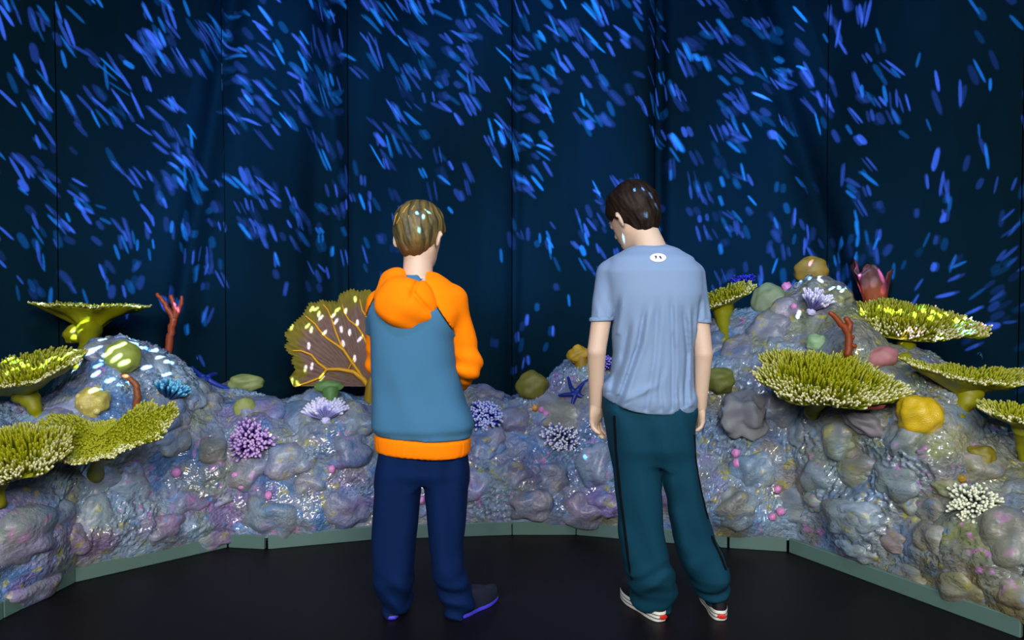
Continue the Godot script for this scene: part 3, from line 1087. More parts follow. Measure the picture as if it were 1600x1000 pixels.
func sea_star(c: Vector2, size: float, turn: float, col: Color, label: String) -> void:
	var h := reef_hit(c.x, c.y)
	var t := thing("sea_star", h.p, label, "starfish", "blue sea stars")
	var out: Vector3 = (h.n + Vector3(0, 0, 0.4)).normalized()
	var right := Vector3.UP.cross(out).normalized()
	var up := out.cross(right)
	var s: float = size * h.depth / FOCAL
	var d := MeshData.new()
	d.tint = col
	pebble(d, h.p + out * 0.018, Vector3(s * 0.24, s * 0.24, s * 0.11), Basis(right, up, out), 16, 9, 0.03, 3)
	put("disc", d, M.coral_soft, t)
	for k in 5:
		var a := deg_to_rad(turn + 72.0 * k)
		var dir := right * cos(a) + up * sin(a)
		var side := right * -sin(a) + up * cos(a)
		var b := MeshData.new()
		b.tint = col
		var pts := []
		var rad := []
		for q in 8:
			var u := q / 7.0
			var p: Vector3 = h.p + dir * s * (0.08 + 0.92 * u) * (1.0 + 0.08 * sin(k * 2.0)) + side * s * 0.10 * sin(u * 2.6 + k) 
			pts.append(p + out * (0.02 - 0.012 * u))
			rad.append(s * lerpf(0.145, 0.07, pow(u, 0.8)))
		b.tube(pts, rad, 10, null, 1.0, out)
		put("arm", b, M.coral_soft, t)

func sea_fan() -> void:
	var depth := 4.12
	var foot := at(577, 622, depth)
	var t := thing("sea_fan", foot, "mauve-brown sea fan with golden veins and ragged yellow rim beside the orange hoodie", "coral")
	var edge := [[458, 604], [452, 590], [462, 577], [455, 565], [458, 556], [449, 550], [444, 540], [450, 534], [444, 522], [452, 512], [458, 505], [466, 498], [473, 492], [478, 482], [484, 472], [494, 473], [502, 468], [512, 471], [521, 470], [527, 472], [530, 460], [540, 455], [550, 451], [562, 455], [573, 452], [590, 458], [612, 470], [625, 490], [634, 520], [630, 550], [618, 575], [600, 600], [582, 610], [570, 602], [556, 590], [538, 585], [512, 584], [495, 592], [476, 600]]
	var pts := PackedVector3Array()
	var n := edge.size()
	var sub := 4
	var rim := []
	for k in n:
		var a: Array = edge[k]
		var b2: Array = edge[(k + 1) % n]
		for s in sub:
			var u := s / float(sub)
			var x := lerpf(a[0], b2[0], u)
			var y := lerpf(a[1], b2[1], u)
			var dir := Vector2(x - 545, y - 540).normalized()
			var teeth := 1.6 * (1.0 if s % 2 else -1.0) if y < 575 and x < 600 else 0.0
			rim.append(Vector2(x, y) + dir * teeth)
	var hub := Vector2(574, 604)
	var rows := 26
	var m := rim.size()
	var face := MeshData.new()
	var tints := PackedColorArray()
	var bulge := func(q: Vector2) -> float: return depth + 0.05 * sin((q.x - 445) * 0.018) - 0.04 * sin((q.y - 450) * 0.02)
	for side in [0.0, 0.012]:
		var grid := PackedVector3Array()
		var cs := PackedColorArray()
		for r in rows:
			var u := r / (rows - 1.0)
			for q in m:
				var p := hub.lerp(rim[q], u)
				var ridge := 0.0025 * sin((q + 0.0) * 1.57) * ss(0.2, 0.6, u)
				grid.append(at(p.x, p.y, bulge.call(p) + side + ridge))
				var mesh_ := 0.8 + 0.4 * fine.get_noise_2d(p.x * 0.35, p.y * 0.35)
				var gold := ss(0.79, 0.88, u + 0.04 * lump.get_noise_2d(p.x * 0.06, p.y * 0.06)) * (1.0 if rim[q].y < 600 or rim[q].x < 470 else 0.2)
				cs.append((lin(136, 108, 96) * mesh_).lerp(lin(132, 122, 18) * mesh_, gold))
		face.grid(grid, rows, m, true, side > 0.0, cs)
	var last := (rows - 1) * m
	for q in m:
		var q2 := (q + 1) % m
		face.quad(last + q2, last + q, last + q + rows * m, last + q2 + rows * m)
	put("fan_blade", face, M.fan, t)
	for v in [[[578, 606, 4.6], [567, 592, 4.2], [552, 581, 3.4], [530, 577, 2.9], [511, 577, 2.5], [500, 590, 2.0], [480, 598, 1.6], [461, 604, 1.3]], [[511, 577, 2.2], [497, 567, 2.0], [486, 554, 1.7], [470, 548, 1.4], [458, 548, 1.1]],
			[[574, 602, 2.6], [560, 580, 2.6], [547, 562, 2.4], [537, 547, 2.3], [528, 540, 2.0], [510, 528, 1.9], [500, 517, 1.8], [492, 506, 1.5], [478, 494, 1.1]], [[535, 543, 1.8], [529, 530, 1.7], [523, 514, 1.6], [518, 498, 1.4], [512, 484, 1.2], [505, 476, 1.0]],
			[[584, 560, 1.8], [566, 522, 1.8], [558, 510, 1.7], [545, 500, 1.5], [538, 488, 1.3], [535, 476, 1.0]], [[600, 560, 2.0], [576, 500, 1.8], [566, 485, 1.5], [562, 468, 1.2]], [[545, 576, 1.4], [550, 566, 1.2], [553, 560, 1.0]], [[585, 600, 3.0], [606, 560, 2.4], [614, 520, 1.8], [616, 490, 1.2]]]:
		var b := MeshData.new()
		b.tint = lin(222, 164, 18)
		var ps := []
		var rs := []
		for q in v:
			ps.append(at(q[0], q[1], bulge.call(Vector2(q[0], q[1])) - 0.006))
			rs.append(q[2] * depth / FOCAL)
		b.tube(ps, rs, 8)
		put("vein", b, M.coral_soft, t)
	var st := MeshData.new()
	st.tint = lin(150, 118, 8)
	st.tube([foot - Vector3(0, 0.06, 0), foot, at(578, 604, depth), at(580, 590, depth)], [0.034, 0.03, 0.024, 0.014], 12)
	put("stalk", st, M.coral_olive, t)

func build_corals() -> void:
	var grain := noise_tex(0.05, FastNoiseLite.TYPE_SIMPLEX_SMOOTH, 4, true, 5.0, 21)
	M.coral_olive = relief(mat(Color.WHITE, 0.5, true), grain, 9.0, 0.5)
	M.coral_soft = relief(mat(Color.WHITE, 0.5, true), grain, 12.0, 0.3)
	M.coral_smooth = relief(mat(Color.WHITE, 0.55, true), noise_tex(0.06, FastNoiseLite.TYPE_CELLULAR, 2, true, 3.0, 22), 6.0, 0.25)
	M.coral_knobby = relief(mat(Color.WHITE, 0.35, true), noise_tex(0.05, FastNoiseLite.TYPE_CELLULAR, 2, true, 9.0, 23), 7.0, 0.8)
	M.fan = relief(mat(Color.WHITE, 0.7, true), noise_tex(0.12, FastNoiseLite.TYPE_CELLULAR, 2, true, 8.0, 24), 7.0, 0.6)
	#           centre, depth, half, share, tilt, roll, curl, saddle, notch, foot, foot depth, bristle, count, seed
	table_coral(Vector2(142, 484), 3.98, 84, 0.62, 1.0, -1.5, 0.06, 0.02, 0.0, Vector2(118, 560), -1.0, 0.026, 620, 31, "thin flat table coral seen edge-on on a tall pale stalk, topmost at the left", 0.9, 0.42, 0.17)
	table_coral(Vector2(28, 590), -0.7, 106, 0.66, 20.0, 8.0, 0.10, 0.04, 0.0, Vector2(70, 652), -1.0, 0.030, 900, 32, "curled-rim table coral at the left edge, between the edge-on and kidney-shaped table corals", 0.9, 0.28, 0.14)
	table_coral(Vector2(155, 684), -1.15, 112, 0.8, 38.0, 6.0, 0.0, 0.04, 0.0, Vector2(150, 735), -1.0, 0.017, 2400, 33, "kidney-shaped table coral with dense short bristles below the yellow knobbly sponge", 0.8, 0.2, 0.14,
		[[46, 690], [58, 668], [82, 655], [112, 651], [138, 662], [165, 672], [186, 667], [204, 650], [214, 636], [232, 631], [242, 644], [262, 633], [273, 640], [272, 658], [257, 674], [249, 690], [222, 694], [190, 704], [178, 716], [158, 711], [122, 722], [92, 716], [62, 706]])
	table_coral(Vector2(4, 712), -0.85, 86, 0.74, 27.0, 4.0, -0.14, 0.0, 0.0, Vector2(2, 775), -1.0, 0.050, 1300, 34, "long-bristled table coral cut off by the bottom of the left edge, lowest on the left", 0.5, 0.22, 0.16)
	table_coral(Vector2(1128, 468), 4.05, 52, 0.6, 16.0, 24.0, 0.05, 0.0, 0.0, Vector2(1126, 530), -1.0, 0.026, 420, 35, "small tilted table coral beside the dark-haired boy's right shoulder", 0.8, 0.3, 0.24)
	table_coral(Vector2(1420, 500), 3.72, 98, 0.76, 17.0, -2.0, -0.08, -0.03, 0.0, Vector2(1415, 560), -1.0, 0.044, 1500, 36, "large round table coral below the red-brown vase sponge, upper right", 0.55, 0.28, 0.15)
	table_coral(Vector2(1293, 590), -0.9, 96, 0.84, 21.0, -1.0, -0.12, -0.03, 0.0, Vector2(1285, 642), -1.0, 0.050, 1650, 37, "large oval table coral with brush-like bristles, in front of the pink rounded coral", 0.5, 0.2, 0.15)
	table_coral(Vector2(1515, 588), 3.1, 98, 0.52, 10.0, -4.0, 0.05, 0.16, 0.1, Vector2(1494, 652), -1.0, 0.028, 1000, 38, "saddle-shaped table coral on a branching stalk near the right edge, above the round yellow sponge", 0.9, 0.3, 0.17)
	table_coral(Vector2(1598, 655), 2.85, 54, 0.75, 14.0, -5.0, 0.08, 0.0, 0.0, Vector2(1606, 712), -1.0, 0.034, 560, 39, "small table coral cut off by the right edge, under the saddle-shaped one", 0.9, 0.3, 0.2)
	# second prong of the saddle coral's stalk and the knob on the edge-on coral's stalk are their own pieces of rock-coloured coral
	bush_coral(Vector2(268, 618), Vector2(36, 27), 62, "sweep", lin(10, 60, 110), lin(30, 130, 190), lin(120, 205, 235), 51, "sky-blue bushy coral behind the kidney-shaped table coral")
	bush_coral(Vector2(396, 693), Vector2(36, 34), 74, "ball", lin(30, 14, 66), lin(84, 50, 150), lin(214, 180, 235), 52, "purple bushy coral with pink-white tips on the lower left rock")
	bush_coral(Vector2(508, 642), Vector2(35, 26), 64, "fan", lin(150, 150, 220), lin(206, 206, 250), lin(240, 240, 255), 53, "white fan-shaped finger coral left of the orange hoodie, below the green mushroom coral")
	bush_coral(Vector2(758, 655), Vector2(29, 30), 76, "ball", lin(12, 14, 110), lin(36, 40, 190), lin(205, 215, 255), 54, "deep blue bushy coral with white tips right of the orange hoodie's hem")
	bush_coral(Vector2(878, 687), Vector2(35, 26), 70, "ball", lin(28, 28, 70), lin(96, 100, 180), lin(236, 240, 250), 55, "white-tipped bushy coral beside the dark-haired boy's left hand, below the blue starfish")
	bush_coral(Vector2(948, 570), Vector2(16, 16), 30, "ball", lin(20, 14, 110), lin(50, 40, 190), lin(170, 160, 250), 56, "small violet bushy coral showing between the dark-haired boy's left arm and shirt", 0.02, reef_hit(948, 576).depth - 0.03)
	bush_coral(Vector2(1279, 480), Vector2(34, 27), 66, "sweep", lin(120, 120, 190), lin(200, 200, 244), lin(236, 238, 255), 57, "lavender-white bushy coral below the ochre ball sponge")
	bush_coral(Vector2(1518, 792), Vector2(43, 34), 84, "ball", lin(36, 46, 44), lin(120, 140, 124), lin(238, 244, 214), 58, "white-and-green tipped bushy coral low on the far right rock")
	bush_coral(Vector2(1163, 440), Vector2(26, 13), 40, "ball", lin(10, 12, 70), lin(24, 26, 150), lin(50, 60, 220), 59, "dark blue bushy coral on top of the rock behind the small tilted table coral", 0.02, 4.3)
	ball("brain_coral", Vector2(192, 562), Vector2(26, 24), lin(150, 168, 70), 61, "smooth lime-green ball coral on the left rock mound", "coral", 0.05)
	ball("knobbly_sponge", Vector2(145, 634), Vector2(22, 23), lin(196, 184, 92), 62, "pale yellow knobbly sponge under the left table corals", "sponge", 0.10, 9)
	ball("brain_coral", Vector2(385, 598), Vector2(25, 13), lin(136, 152, 92), 63, "flattened green stone-like coral lying on the reef top left of the sea fan", "coral", 0.07, 0, 4.1)
	ball("brain_coral", Vector2(384, 640), Vector2(16, 16), lin(140, 154, 84), 64, "small round ridged green coral directly above the purple bushy coral", "coral", 0.02, 0, -1.0, "", 0.0, 0.45)
	var mush := ball("mushroom_coral", Vector2(514, 604), Vector2(21, 9), lin(96, 140, 72), 65, "green mushroom-shaped coral under the sea fan", "coral", 0.04, 0, 3.98)
	var ms := MeshData.new()
	ms.tint = lin(80, 124, 62)
	ms.tube([at(516, 606, 3.98), at(517, 622, 3.98), at(517, 640, 3.98)], [0.045, 0.043, 0.05], 14)
	put("stalk", ms, M.coral_smooth, mush)
	ball("brain_coral", Vector2(832, 603), Vector2(24, 22), lin(122, 118, 44), 66, "smooth olive dome coral on the reef top between the two boys", "coral", 0.07, 0, 4.05, "", 20.0, 0.7)
	var cup := ball("knobbly_sponge", Vector2(904, 554), Vector2(16, 14), lin(190, 152, 34), 67, "ochre mushroom-like sponge above the blue starfish, beside the dark-haired boy's left arm", "sponge", 0.12, 0, 4.1)
	var cs := MeshData.new()
	cs.tint = lin(150, 118, 10)
	cs.tube([at(908, 558, 4.1), at(909, 575, 4.1), at(909, 592, 4.1)], [0.038, 0.036, 0.044], 14)
	put("stalk", cs, M.coral_smooth, cup)
	ball("ball_sponge", Vector2(1268, 424), Vector2(25, 22), lin(150, 124, 44), 68, "ochre ball sponge on the summit of the right rock", "sponge", 0.05, 0, 4.14)
	ball("brain_coral", Vector2(1203, 471), Vector2(25, 26), lin(124, 146, 116), 69, "grey-green rounded coral left of the lavender-white bushy coral", "coral", 0.06, 0, 3.93, "", 35.0, 0.6)
	ball("brain_coral", Vector2(1276, 538), Vector2(17, 12), lin(148, 186, 140), 70, "pale mint coral just above the large brush-like table coral", "coral", 0.07)
	ball("brain_coral", Vector2(1125, 599), Vector2(24, 21), lin(110, 118, 50), 71, "flat olive coral beside the dark-haired boy's right forearm", "coral", 0.08)
	ball("ball_sponge", Vector2(1443, 653), Vector2(32, 31), lin(206, 176, 30), 72, "round bright yellow pitted sponge on the right rock", "sponge", 0.07, 0).get_child(0).mesh.surface_set_material(0, M.coral_knobby)
	ball("brain_coral", Vector2(1377, 563), Vector2(24, 16), lin(170, 112, 114), 73, "pink rounded coral between the two large table corals", "coral", 0.05, 0, -1.0, "", 20.0)
	ball("brain_coral", Vector2(1530, 716), Vector2(20, 18), lin(120, 112, 24), 74, "olive coral sitting in a hollow of a boulder on the far right", "coral", 0.09)
	ball("brain_coral", Vector2(1502, 752), Vector2(6, 6), lin(150, 120, 14), 75, "tiny golden bead coral just above the white-and-green bushy coral", "coral", 0.05)
	ball("plate_coral", Vector2(1354, 632), Vector2(25, 8), lin(150, 72, 62), 76, "dull red plate coral tucked under the brush-like table coral", "coral", 0.05, 0, reef_hit(1354, 632).depth - 0.12)
	ball("rough_stone", Vector2(1160, 652), Vector2(32, 30), lin(146, 150, 156), 77, "rough dark grey angular stone right of the dark-haired boy's right hand", "rock", 0.2, 0, -1.0, "", 25.0, 0.7)
	ball("flat_stone", Vector2(1362, 668), Vector2(32, 15), lin(112, 112, 122), 78, "slanting flat grey-violet stone left of the round yellow sponge", "rock", 0.14, 0, -1.0, "", -24.0, 0.8)
	branch_coral("rust-red branching coral rising against the curtain on the left rock mound", [[[262, 556, 5.0], [265, 535, 5.0], [268, 515, 4.6], [272, 497, 4.4]], [[272, 499, 4.2], [264, 486, 3.8], [256, 472, 3.0], [245, 459, 2.4]], [[272, 499, 3.6], [274, 484, 3.2], [271, 474, 2.8], [267, 462, 2.8]], [[273, 498, 3.4], [280, 484, 2.8], [284, 472, 2.4], [284, 463, 2.0]]], 4.05, lin(140, 62, 36))
	branch_coral("rust-brown forked coral left of the large round table coral", [[[1325, 556, 5.2], [1326, 535, 5.0], [1324, 518, 4.6], [1312, 502, 4.0], [1296, 488, 2.6]], [[1325, 520, 4.4], [1328, 508, 4.2], [1321, 497, 3.4]], [[1326, 528, 3.0], [1334, 527, 2.8]], [[1326, 540, 3.0], [1337, 541, 3.2]]], reef_hit(1322, 532).depth - 0.10, lin(128, 56, 20))
	branch_coral("thin brown hooked coral stalk below the lime-green ball coral", [[[212, 640, 4.6], [215, 620, 4.6], [213, 603, 4.0], [204, 592, 3.4], [190, 586, 2.6]]], reef_hit(206, 606).depth - 0.07, lin(128, 72, 34))
	vase()
	sea_star(Vector2(903, 616), 30, 52, lin(20, 44, 130), "blue five-armed starfish beside the dark-haired boy's left forearm")
	sea_star(Vector2(318, 592), 34, 20, lin(30, 60, 160), "blue starfish lying on the reef top right of the left rock mound")
	sea_fan()

# a ragged vase sponge: a flaring wall with a crinkled lip
func vase() -> void:
	var d := 4.28
	var foot := at(1368, 474, d)
	var t := thing("vase_sponge", foot, "red-brown ragged vase sponge behind the large round table coral", "sponge")
	var pts := PackedVector3Array()
	var cs := PackedColorArray()
	var k := d / FOCAL
	for r in 18:
		var u := r / 17.0
		var inner := ss(0.52, 0.58, u)
		var h := (u / 0.55 if u < 0.55 else (1.0 - u) / 0.45 * 0.75 + 0.22)
		for q in 40:
			var a := TAU * q / 40
			var lip := 1.0 + 0.16 * sin(a * 5.0 + 1.0) * h * h + 0.14 * fine.get_noise_2d(cos(a) * 3, sin(a) * 3) * h
			var rad := lerpf(16.0, 29.0, h) * lip - inner * 4.0
			var y := h * (58.0 + 11.0 * sin(a * 4.0 + 0.6) + 9.0 * cos(a + 2.6)) - 4.0
			pts.append(foot + Vector3(cos(a) * rad - 8.0 * h, y, sin(a) * rad * 0.8) * k)
			cs.append(lin(160, 76, 34).lerp(lin(96, 50, 44), ss(0.35, 0.8, h)) * (0.9 + 0.3 * fine.get_noise_2d(q * 3.0, r * 3.0)))
	var b := MeshData.new()
	b.grid(pts, 18, 40, true, true, cs)
	put("body", b, M.coral_smooth, t)


# ------------------------------------------------------------------ the two boys
func head_field(p: Vector3) -> float:                         # a head that looks along -z, origin in the middle of the head
	var d := egg(p, Vector3(0, 0.03, 0.012), Vector3(0.074, 0.088, 0.092))
	d = smin(d, egg(p, Vector3(0, -0.035, -0.03), Vector3(0.056, 0.072, 0.060)), 0.04)
	d = smin(d, bone(p, Vector3(0, -0.088, -0.062), Vector3(0, -0.08, -0.05), 0.021, 0.03), 0.03)
	d = smin(d, bone(p, Vector3(-0.045, -0.05, 0.0), Vector3(-0.02, -0.088, -0.05), 0.018, 0.014), 0.03)
	d = smin(d, bone(p, Vector3(0.045, -0.05, 0.0), Vector3(0.02, -0.088, -0.05), 0.018, 0.014), 0.03)
	d = smin(d, bone(p, Vector3(0, 0.012, -0.084), Vector3(0, -0.026, -0.102), 0.008, 0.0125), 0.012)
	d = smin(d, bone(p, Vector3(-0.035, 0.022, -0.076), Vector3(0.035, 0.022, -0.076), 0.008, 0.008), 0.02)
	for s in [-1.0, 1.0]:
		d = smax(d, -((p - Vector3(s * 0.031, 0.004, -0.096)).length() - 0.016), 0.014)
		d = smin(d, (p - Vector3(s * 0.031, 0.003, -0.077)).length() - 0.012, 0.003)
		d = smin(d, bone(p, Vector3(s * 0.031, 0.012, -0.087), Vector3(s * 0.031, 0.012, -0.086), 0.005, 0.005), 0.008)
		var ear := p - Vector3(s * 0.089, -0.016, 0.014)
		ear = Basis(Vector3.UP, -s * 0.7) * Basis(Vector3.RIGHT, 0.18) * ear
		var e := egg(ear, Vector3.ZERO, Vector3(0.0085, 0.033, 0.021))
		e = smin(e, bone(ear, Vector3(0, 0.02, 0.0), Vector3(s * 0.006, 0.012, 0.014), 0.008, 0.006), 0.006)
		e = smax(e, -egg(ear, Vector3(s * 0.009, 0.002, -0.001), Vector3(0.007, 0.02, 0.011)), 0.004)
		d = smin(d, e, 0.006)
	d = smin(d, bone(p, Vector3(-0.018, -0.052, -0.085), Vector3(0.018, -0.052, -0.085), 0.0065, 0.0065), 0.008)
	d = smin(d, bone(p, Vector3(-0.014, -0.062, -0.083), Vector3(0.014, -0.062, -0.083), 0.007, 0.007), 0.006)
	return d

func hair_field(p: Vector3, bulk: Vector3, nape: float, strand: float) -> float:
	var q := p - Vector3(0, 0.036, 0.016)
	var d := egg(q, Vector3.ZERO, bulk)
	d = smin(d, egg(p, Vector3(0, -0.018, 0.038), Vector3(0.066, 0.085, 0.066)), 0.03)
	var a := atan2(q.x, q.z + 0.01)
	var swirl := a * 15.0 + 5.0 * q.y / 0.09 + 2.5 * fine.get_noise_3dv(q * 14.0)
	d += strand * (sin(swirl) * 0.6 + sin(swirl * 2.3 + 1.0) * 0.4) * ss(0.1, 0.05, q.y)
	d += 0.004 * lump.get_noise_3dv(q * 16.0)
	# the hairline: low at the nape, over the ears, high on the forehead
	var back := ss(-0.035, 0.065, p.z)
	var front := ss(-0.045, -0.085, p.z)
	var line := lerpf(lerpf(0.004, nape, back), 0.062, front) - 0.012 * sin(absf(a) * 2.5)
	return smax(d, line - p.y, 0.010)

# a relaxed hand: origin at the wrist, y down the hand is -y, palm faces -x * side, fingers are spread along z (index forward -z)
func hand_field(p: Vector3, side: float, size: float) -> float:
	var q := p / size
	q.x *= side                                               # palm towards +x in here
	var d := egg(q, Vector3(0.0, -0.045, 0.0), Vector3(0.0165, 0.05, 0.038))
	d = smin(d, bone(q, Vector3(0, 0.03, 0), Vector3(0, -0.02, 0.0), 0.024, 0.022), 0.02)
	d = smin(d, egg(q, Vector3(0.009, -0.035, -0.02), Vector3(0.015, 0.03, 0.017)), 0.012)
	var zs := [-0.030, -0.010, 0.0105, 0.029]
	var ys := [-0.082, -0.088, -0.085, -0.076]
	var ls := [0.068, 0.076, 0.070, 0.054]
	for k in 4:
		var a := Vector3(0.0, ys[k] + 0.014, zs[k])
		var bend := 0.12 + 0.09 * k
		var dir := Vector3(sin(bend), -cos(bend), 0.03 * (k - 1.5))
		var b: Vector3 = a + dir.normalized() * ls[k] * 0.46
		bend += 0.42 + 0.05 * k
		var c: Vector3 = b + Vector3(sin(bend), -cos(bend), 0.0) * ls[k] * 0.32
		bend += 0.30
		var e: Vector3 = c + Vector3(sin(bend), -cos(bend), 0.0) * ls[k] * 0.24
		var f := bone(q, a, b, 0.0092, 0.0086)
		f = smin(f, bone(q, b, c, 0.0086, 0.0078), 0.003)
		f = smin(f, bone(q, c, e, 0.0078, 0.0066), 0.003)
		d = smin(d, f, 0.005)
	var t0 := Vector3(0.008, -0.022, -0.03)
	var t1 := Vector3(0.026, -0.05, -0.046)
	var t2 := Vector3(0.034, -0.078, -0.042)
	var t3 := Vector3(0.036, -0.1, -0.034)
	d = smin(d, smin(bone(q, t0, t1, 0.0135, 0.011), smin(bone(q, t1, t2, 0.0105, 0.0095), bone(q, t2, t3, 0.0092, 0.0072), 0.003), 0.004), 0.008)
	return d * size

func foot_outline(count: int, length: float, width: float) -> PackedVector3Array:   # heel at the origin, toe along -z
	var pts := PackedVector3Array()
	for k in count:
		var a := TAU * k / count
		var u := 0.5 - 0.5 * cos(a)                           # 0 heel .. 1 toe
		var w := width * 0.5 * pow(absf(sin(a)), 0.62) * (0.80 + 0.24 * ss(0.3, 0.75, u) - 0.08 * exp(-pow((u - 0.42) / 0.14, 2.0)))
		pts.append(Vector3(w * signf(sin(a)), 0, -u * length))
	return pts

func shoe(parent: Node, heel: Vector3, turn: float, length: float, width: float, upper: Material, sole: Material, band: Material, sole_h: float, label: String, band_y: Array) -> Node3D:
	var t := Node3D.new()
	t.name = "shoe"
	parent.add_child(t, true)
	t.set_meta("label", label)
	var bs := Basis(Vector3.UP, turn)
	var n := 44
	var out := foot_outline(n, length, width)
	var ring := func(scale: float, y: float) -> PackedVector3Array:
		var r := PackedVector3Array()
		for p in out:
			var m := Vector3(0, 0, -length * 0.5)
			r.append(heel + bs * (m + (p - m) * scale + Vector3(0, y, 0)))
		return r
	var s := MeshData.new()
	var all := PackedVector3Array()
	for l in [[0.95, 0.001], [0.99, 0.004], [1.0, sole_h * 0.5], [1.0, sole_h - 0.003], [0.985, sole_h]]:
		all.append_array(ring.call(l[0], l[1]))
	s.grid(all, 5, n, true, true)
	s.fan(ring.call(0.95, 0.001), heel + bs * Vector3(0, 0.001, -length * 0.5), false)
	s.fan(ring.call(0.985, sole_h), heel + bs * Vector3(0, sole_h, -length * 0.5), true)
	put("sole", s, sole, t)
	for y in band_y:
		var b := MeshData.new()
		var bp := PackedVector3Array()
		for l in [[0.99, y - 0.0016], [1.008, y - 0.0013], [1.008, y + 0.0013], [0.99, y + 0.0016]]:
			bp.append_array(ring.call(l[0], l[1]))
		b.grid(bp, 4, n, true, true)
		put("sole_stripe", b, band, t)
	var u := MeshData.new()
	var up := PackedVector3Array()
	for k in 12:
		var v := k / 11.0
		for p in out:
			var f := clampf(-p.z / length, 0.0, 1.0)
			var h := 0.080 - 0.036 * ss(0.45, 0.95, f) - 0.012 * ss(0.1, 0.0, f)
			var shrink := pow(cos(v * PI * 0.5), 0.55) * 0.97
			var m := Vector3(0, 0, p.z * 0.985 - length * 0.008)
			up.append(heel + bs * (m + Vector3(p.x * shrink, sole_h - 0.004 + h * sin(v * PI * 0.5), 0)))
	u.grid(up, 12, n, true, true)
	put("upper", u, upper, t)
	return t

# where a line of sight meets a field
func meet(f: Callable, px: float, py: float, near: float) -> Vector3:
	var d := ray(px, py)
	d /= -d.z
	var s := near
	for k in 90:
		var q: float = f.call(EYE + d * s)
		if q < 0.0005:
			break
		s += maxf(q * 0.6, 0.0005)
		if s > near + 1.2:
			return Vector3.INF
	return EYE + d * s

func mesh_of(f: Callable, lo: Vector3, hi: Vector3, cell: float, colour = null) -> MeshData:
	var b := MeshData.new()
	nets(f, lo, hi, cell, b, colour)
	return b

func cloth(col: Color, rough: float, sd: int, amount: float, sheen: float = 0.05) -> StandardMaterial3D:
	var m := relief(mat(col, rough), noise_tex(0.2, FastNoiseLite.TYPE_SIMPLEX, 3, true, 2.0, sd), 9.0, amount)
	m.metallic_specular = 0.25
	m.rim_enabled = true
	m.rim = sheen
	m.rim_tint = 0.7
	return m

func person(where: Vector3, label: String, skin: MeshData, m: Material) -> MeshInstance3D:
	var o := MeshInstance3D.new()
	o.name = numbered("person")
	o.position = where
	add_child(o, true)
	o.mesh = skin.mesh(where)
	o.mesh.surface_set_material(0, m)
	tag(o, label, "person")
	return o

func skin_colour(p: Vector3) -> Color:
	return lin(204, 178, 156) * (1.0 + 0.06 * fine.get_noise_3dv(p * 8.0))

func add_eyes(o: Node3D, head: Vector3, hb: Basis) -> void:
	for s in [-1.0, 1.0]:
		var b := MeshData.new()
		b.tint = lin(40, 32, 28)
		pebble(b, head + hb * Vector3(s * 0.031, 0.002, -0.0862), Vector3(0.0062, 0.0048, 0.0036), hb, 12, 8, 0.0, 1)
		put("pupil", b, M.coral_soft, o)
		var br := MeshData.new()
		br.tint = lin(70, 52, 34)
		br.tube([head + hb * Vector3(s * 0.016, 0.024, -0.0885), head + hb * Vector3(s * 0.034, 0.029, -0.085), head + hb * Vector3(s * 0.05, 0.024, -0.072)], [0.0025, 0.003, 0.002], 6)
		put("eyebrow", br, M.coral_soft, o)

func build_people() -> void:
	M.skin = mat(Color.WHITE, 0.55, true)
	M.skin.subsurf_scatter_enabled = true
	M.skin.subsurf_scatter_strength = 0.08
	boy_in_hoodie()
	boy_in_shirt()

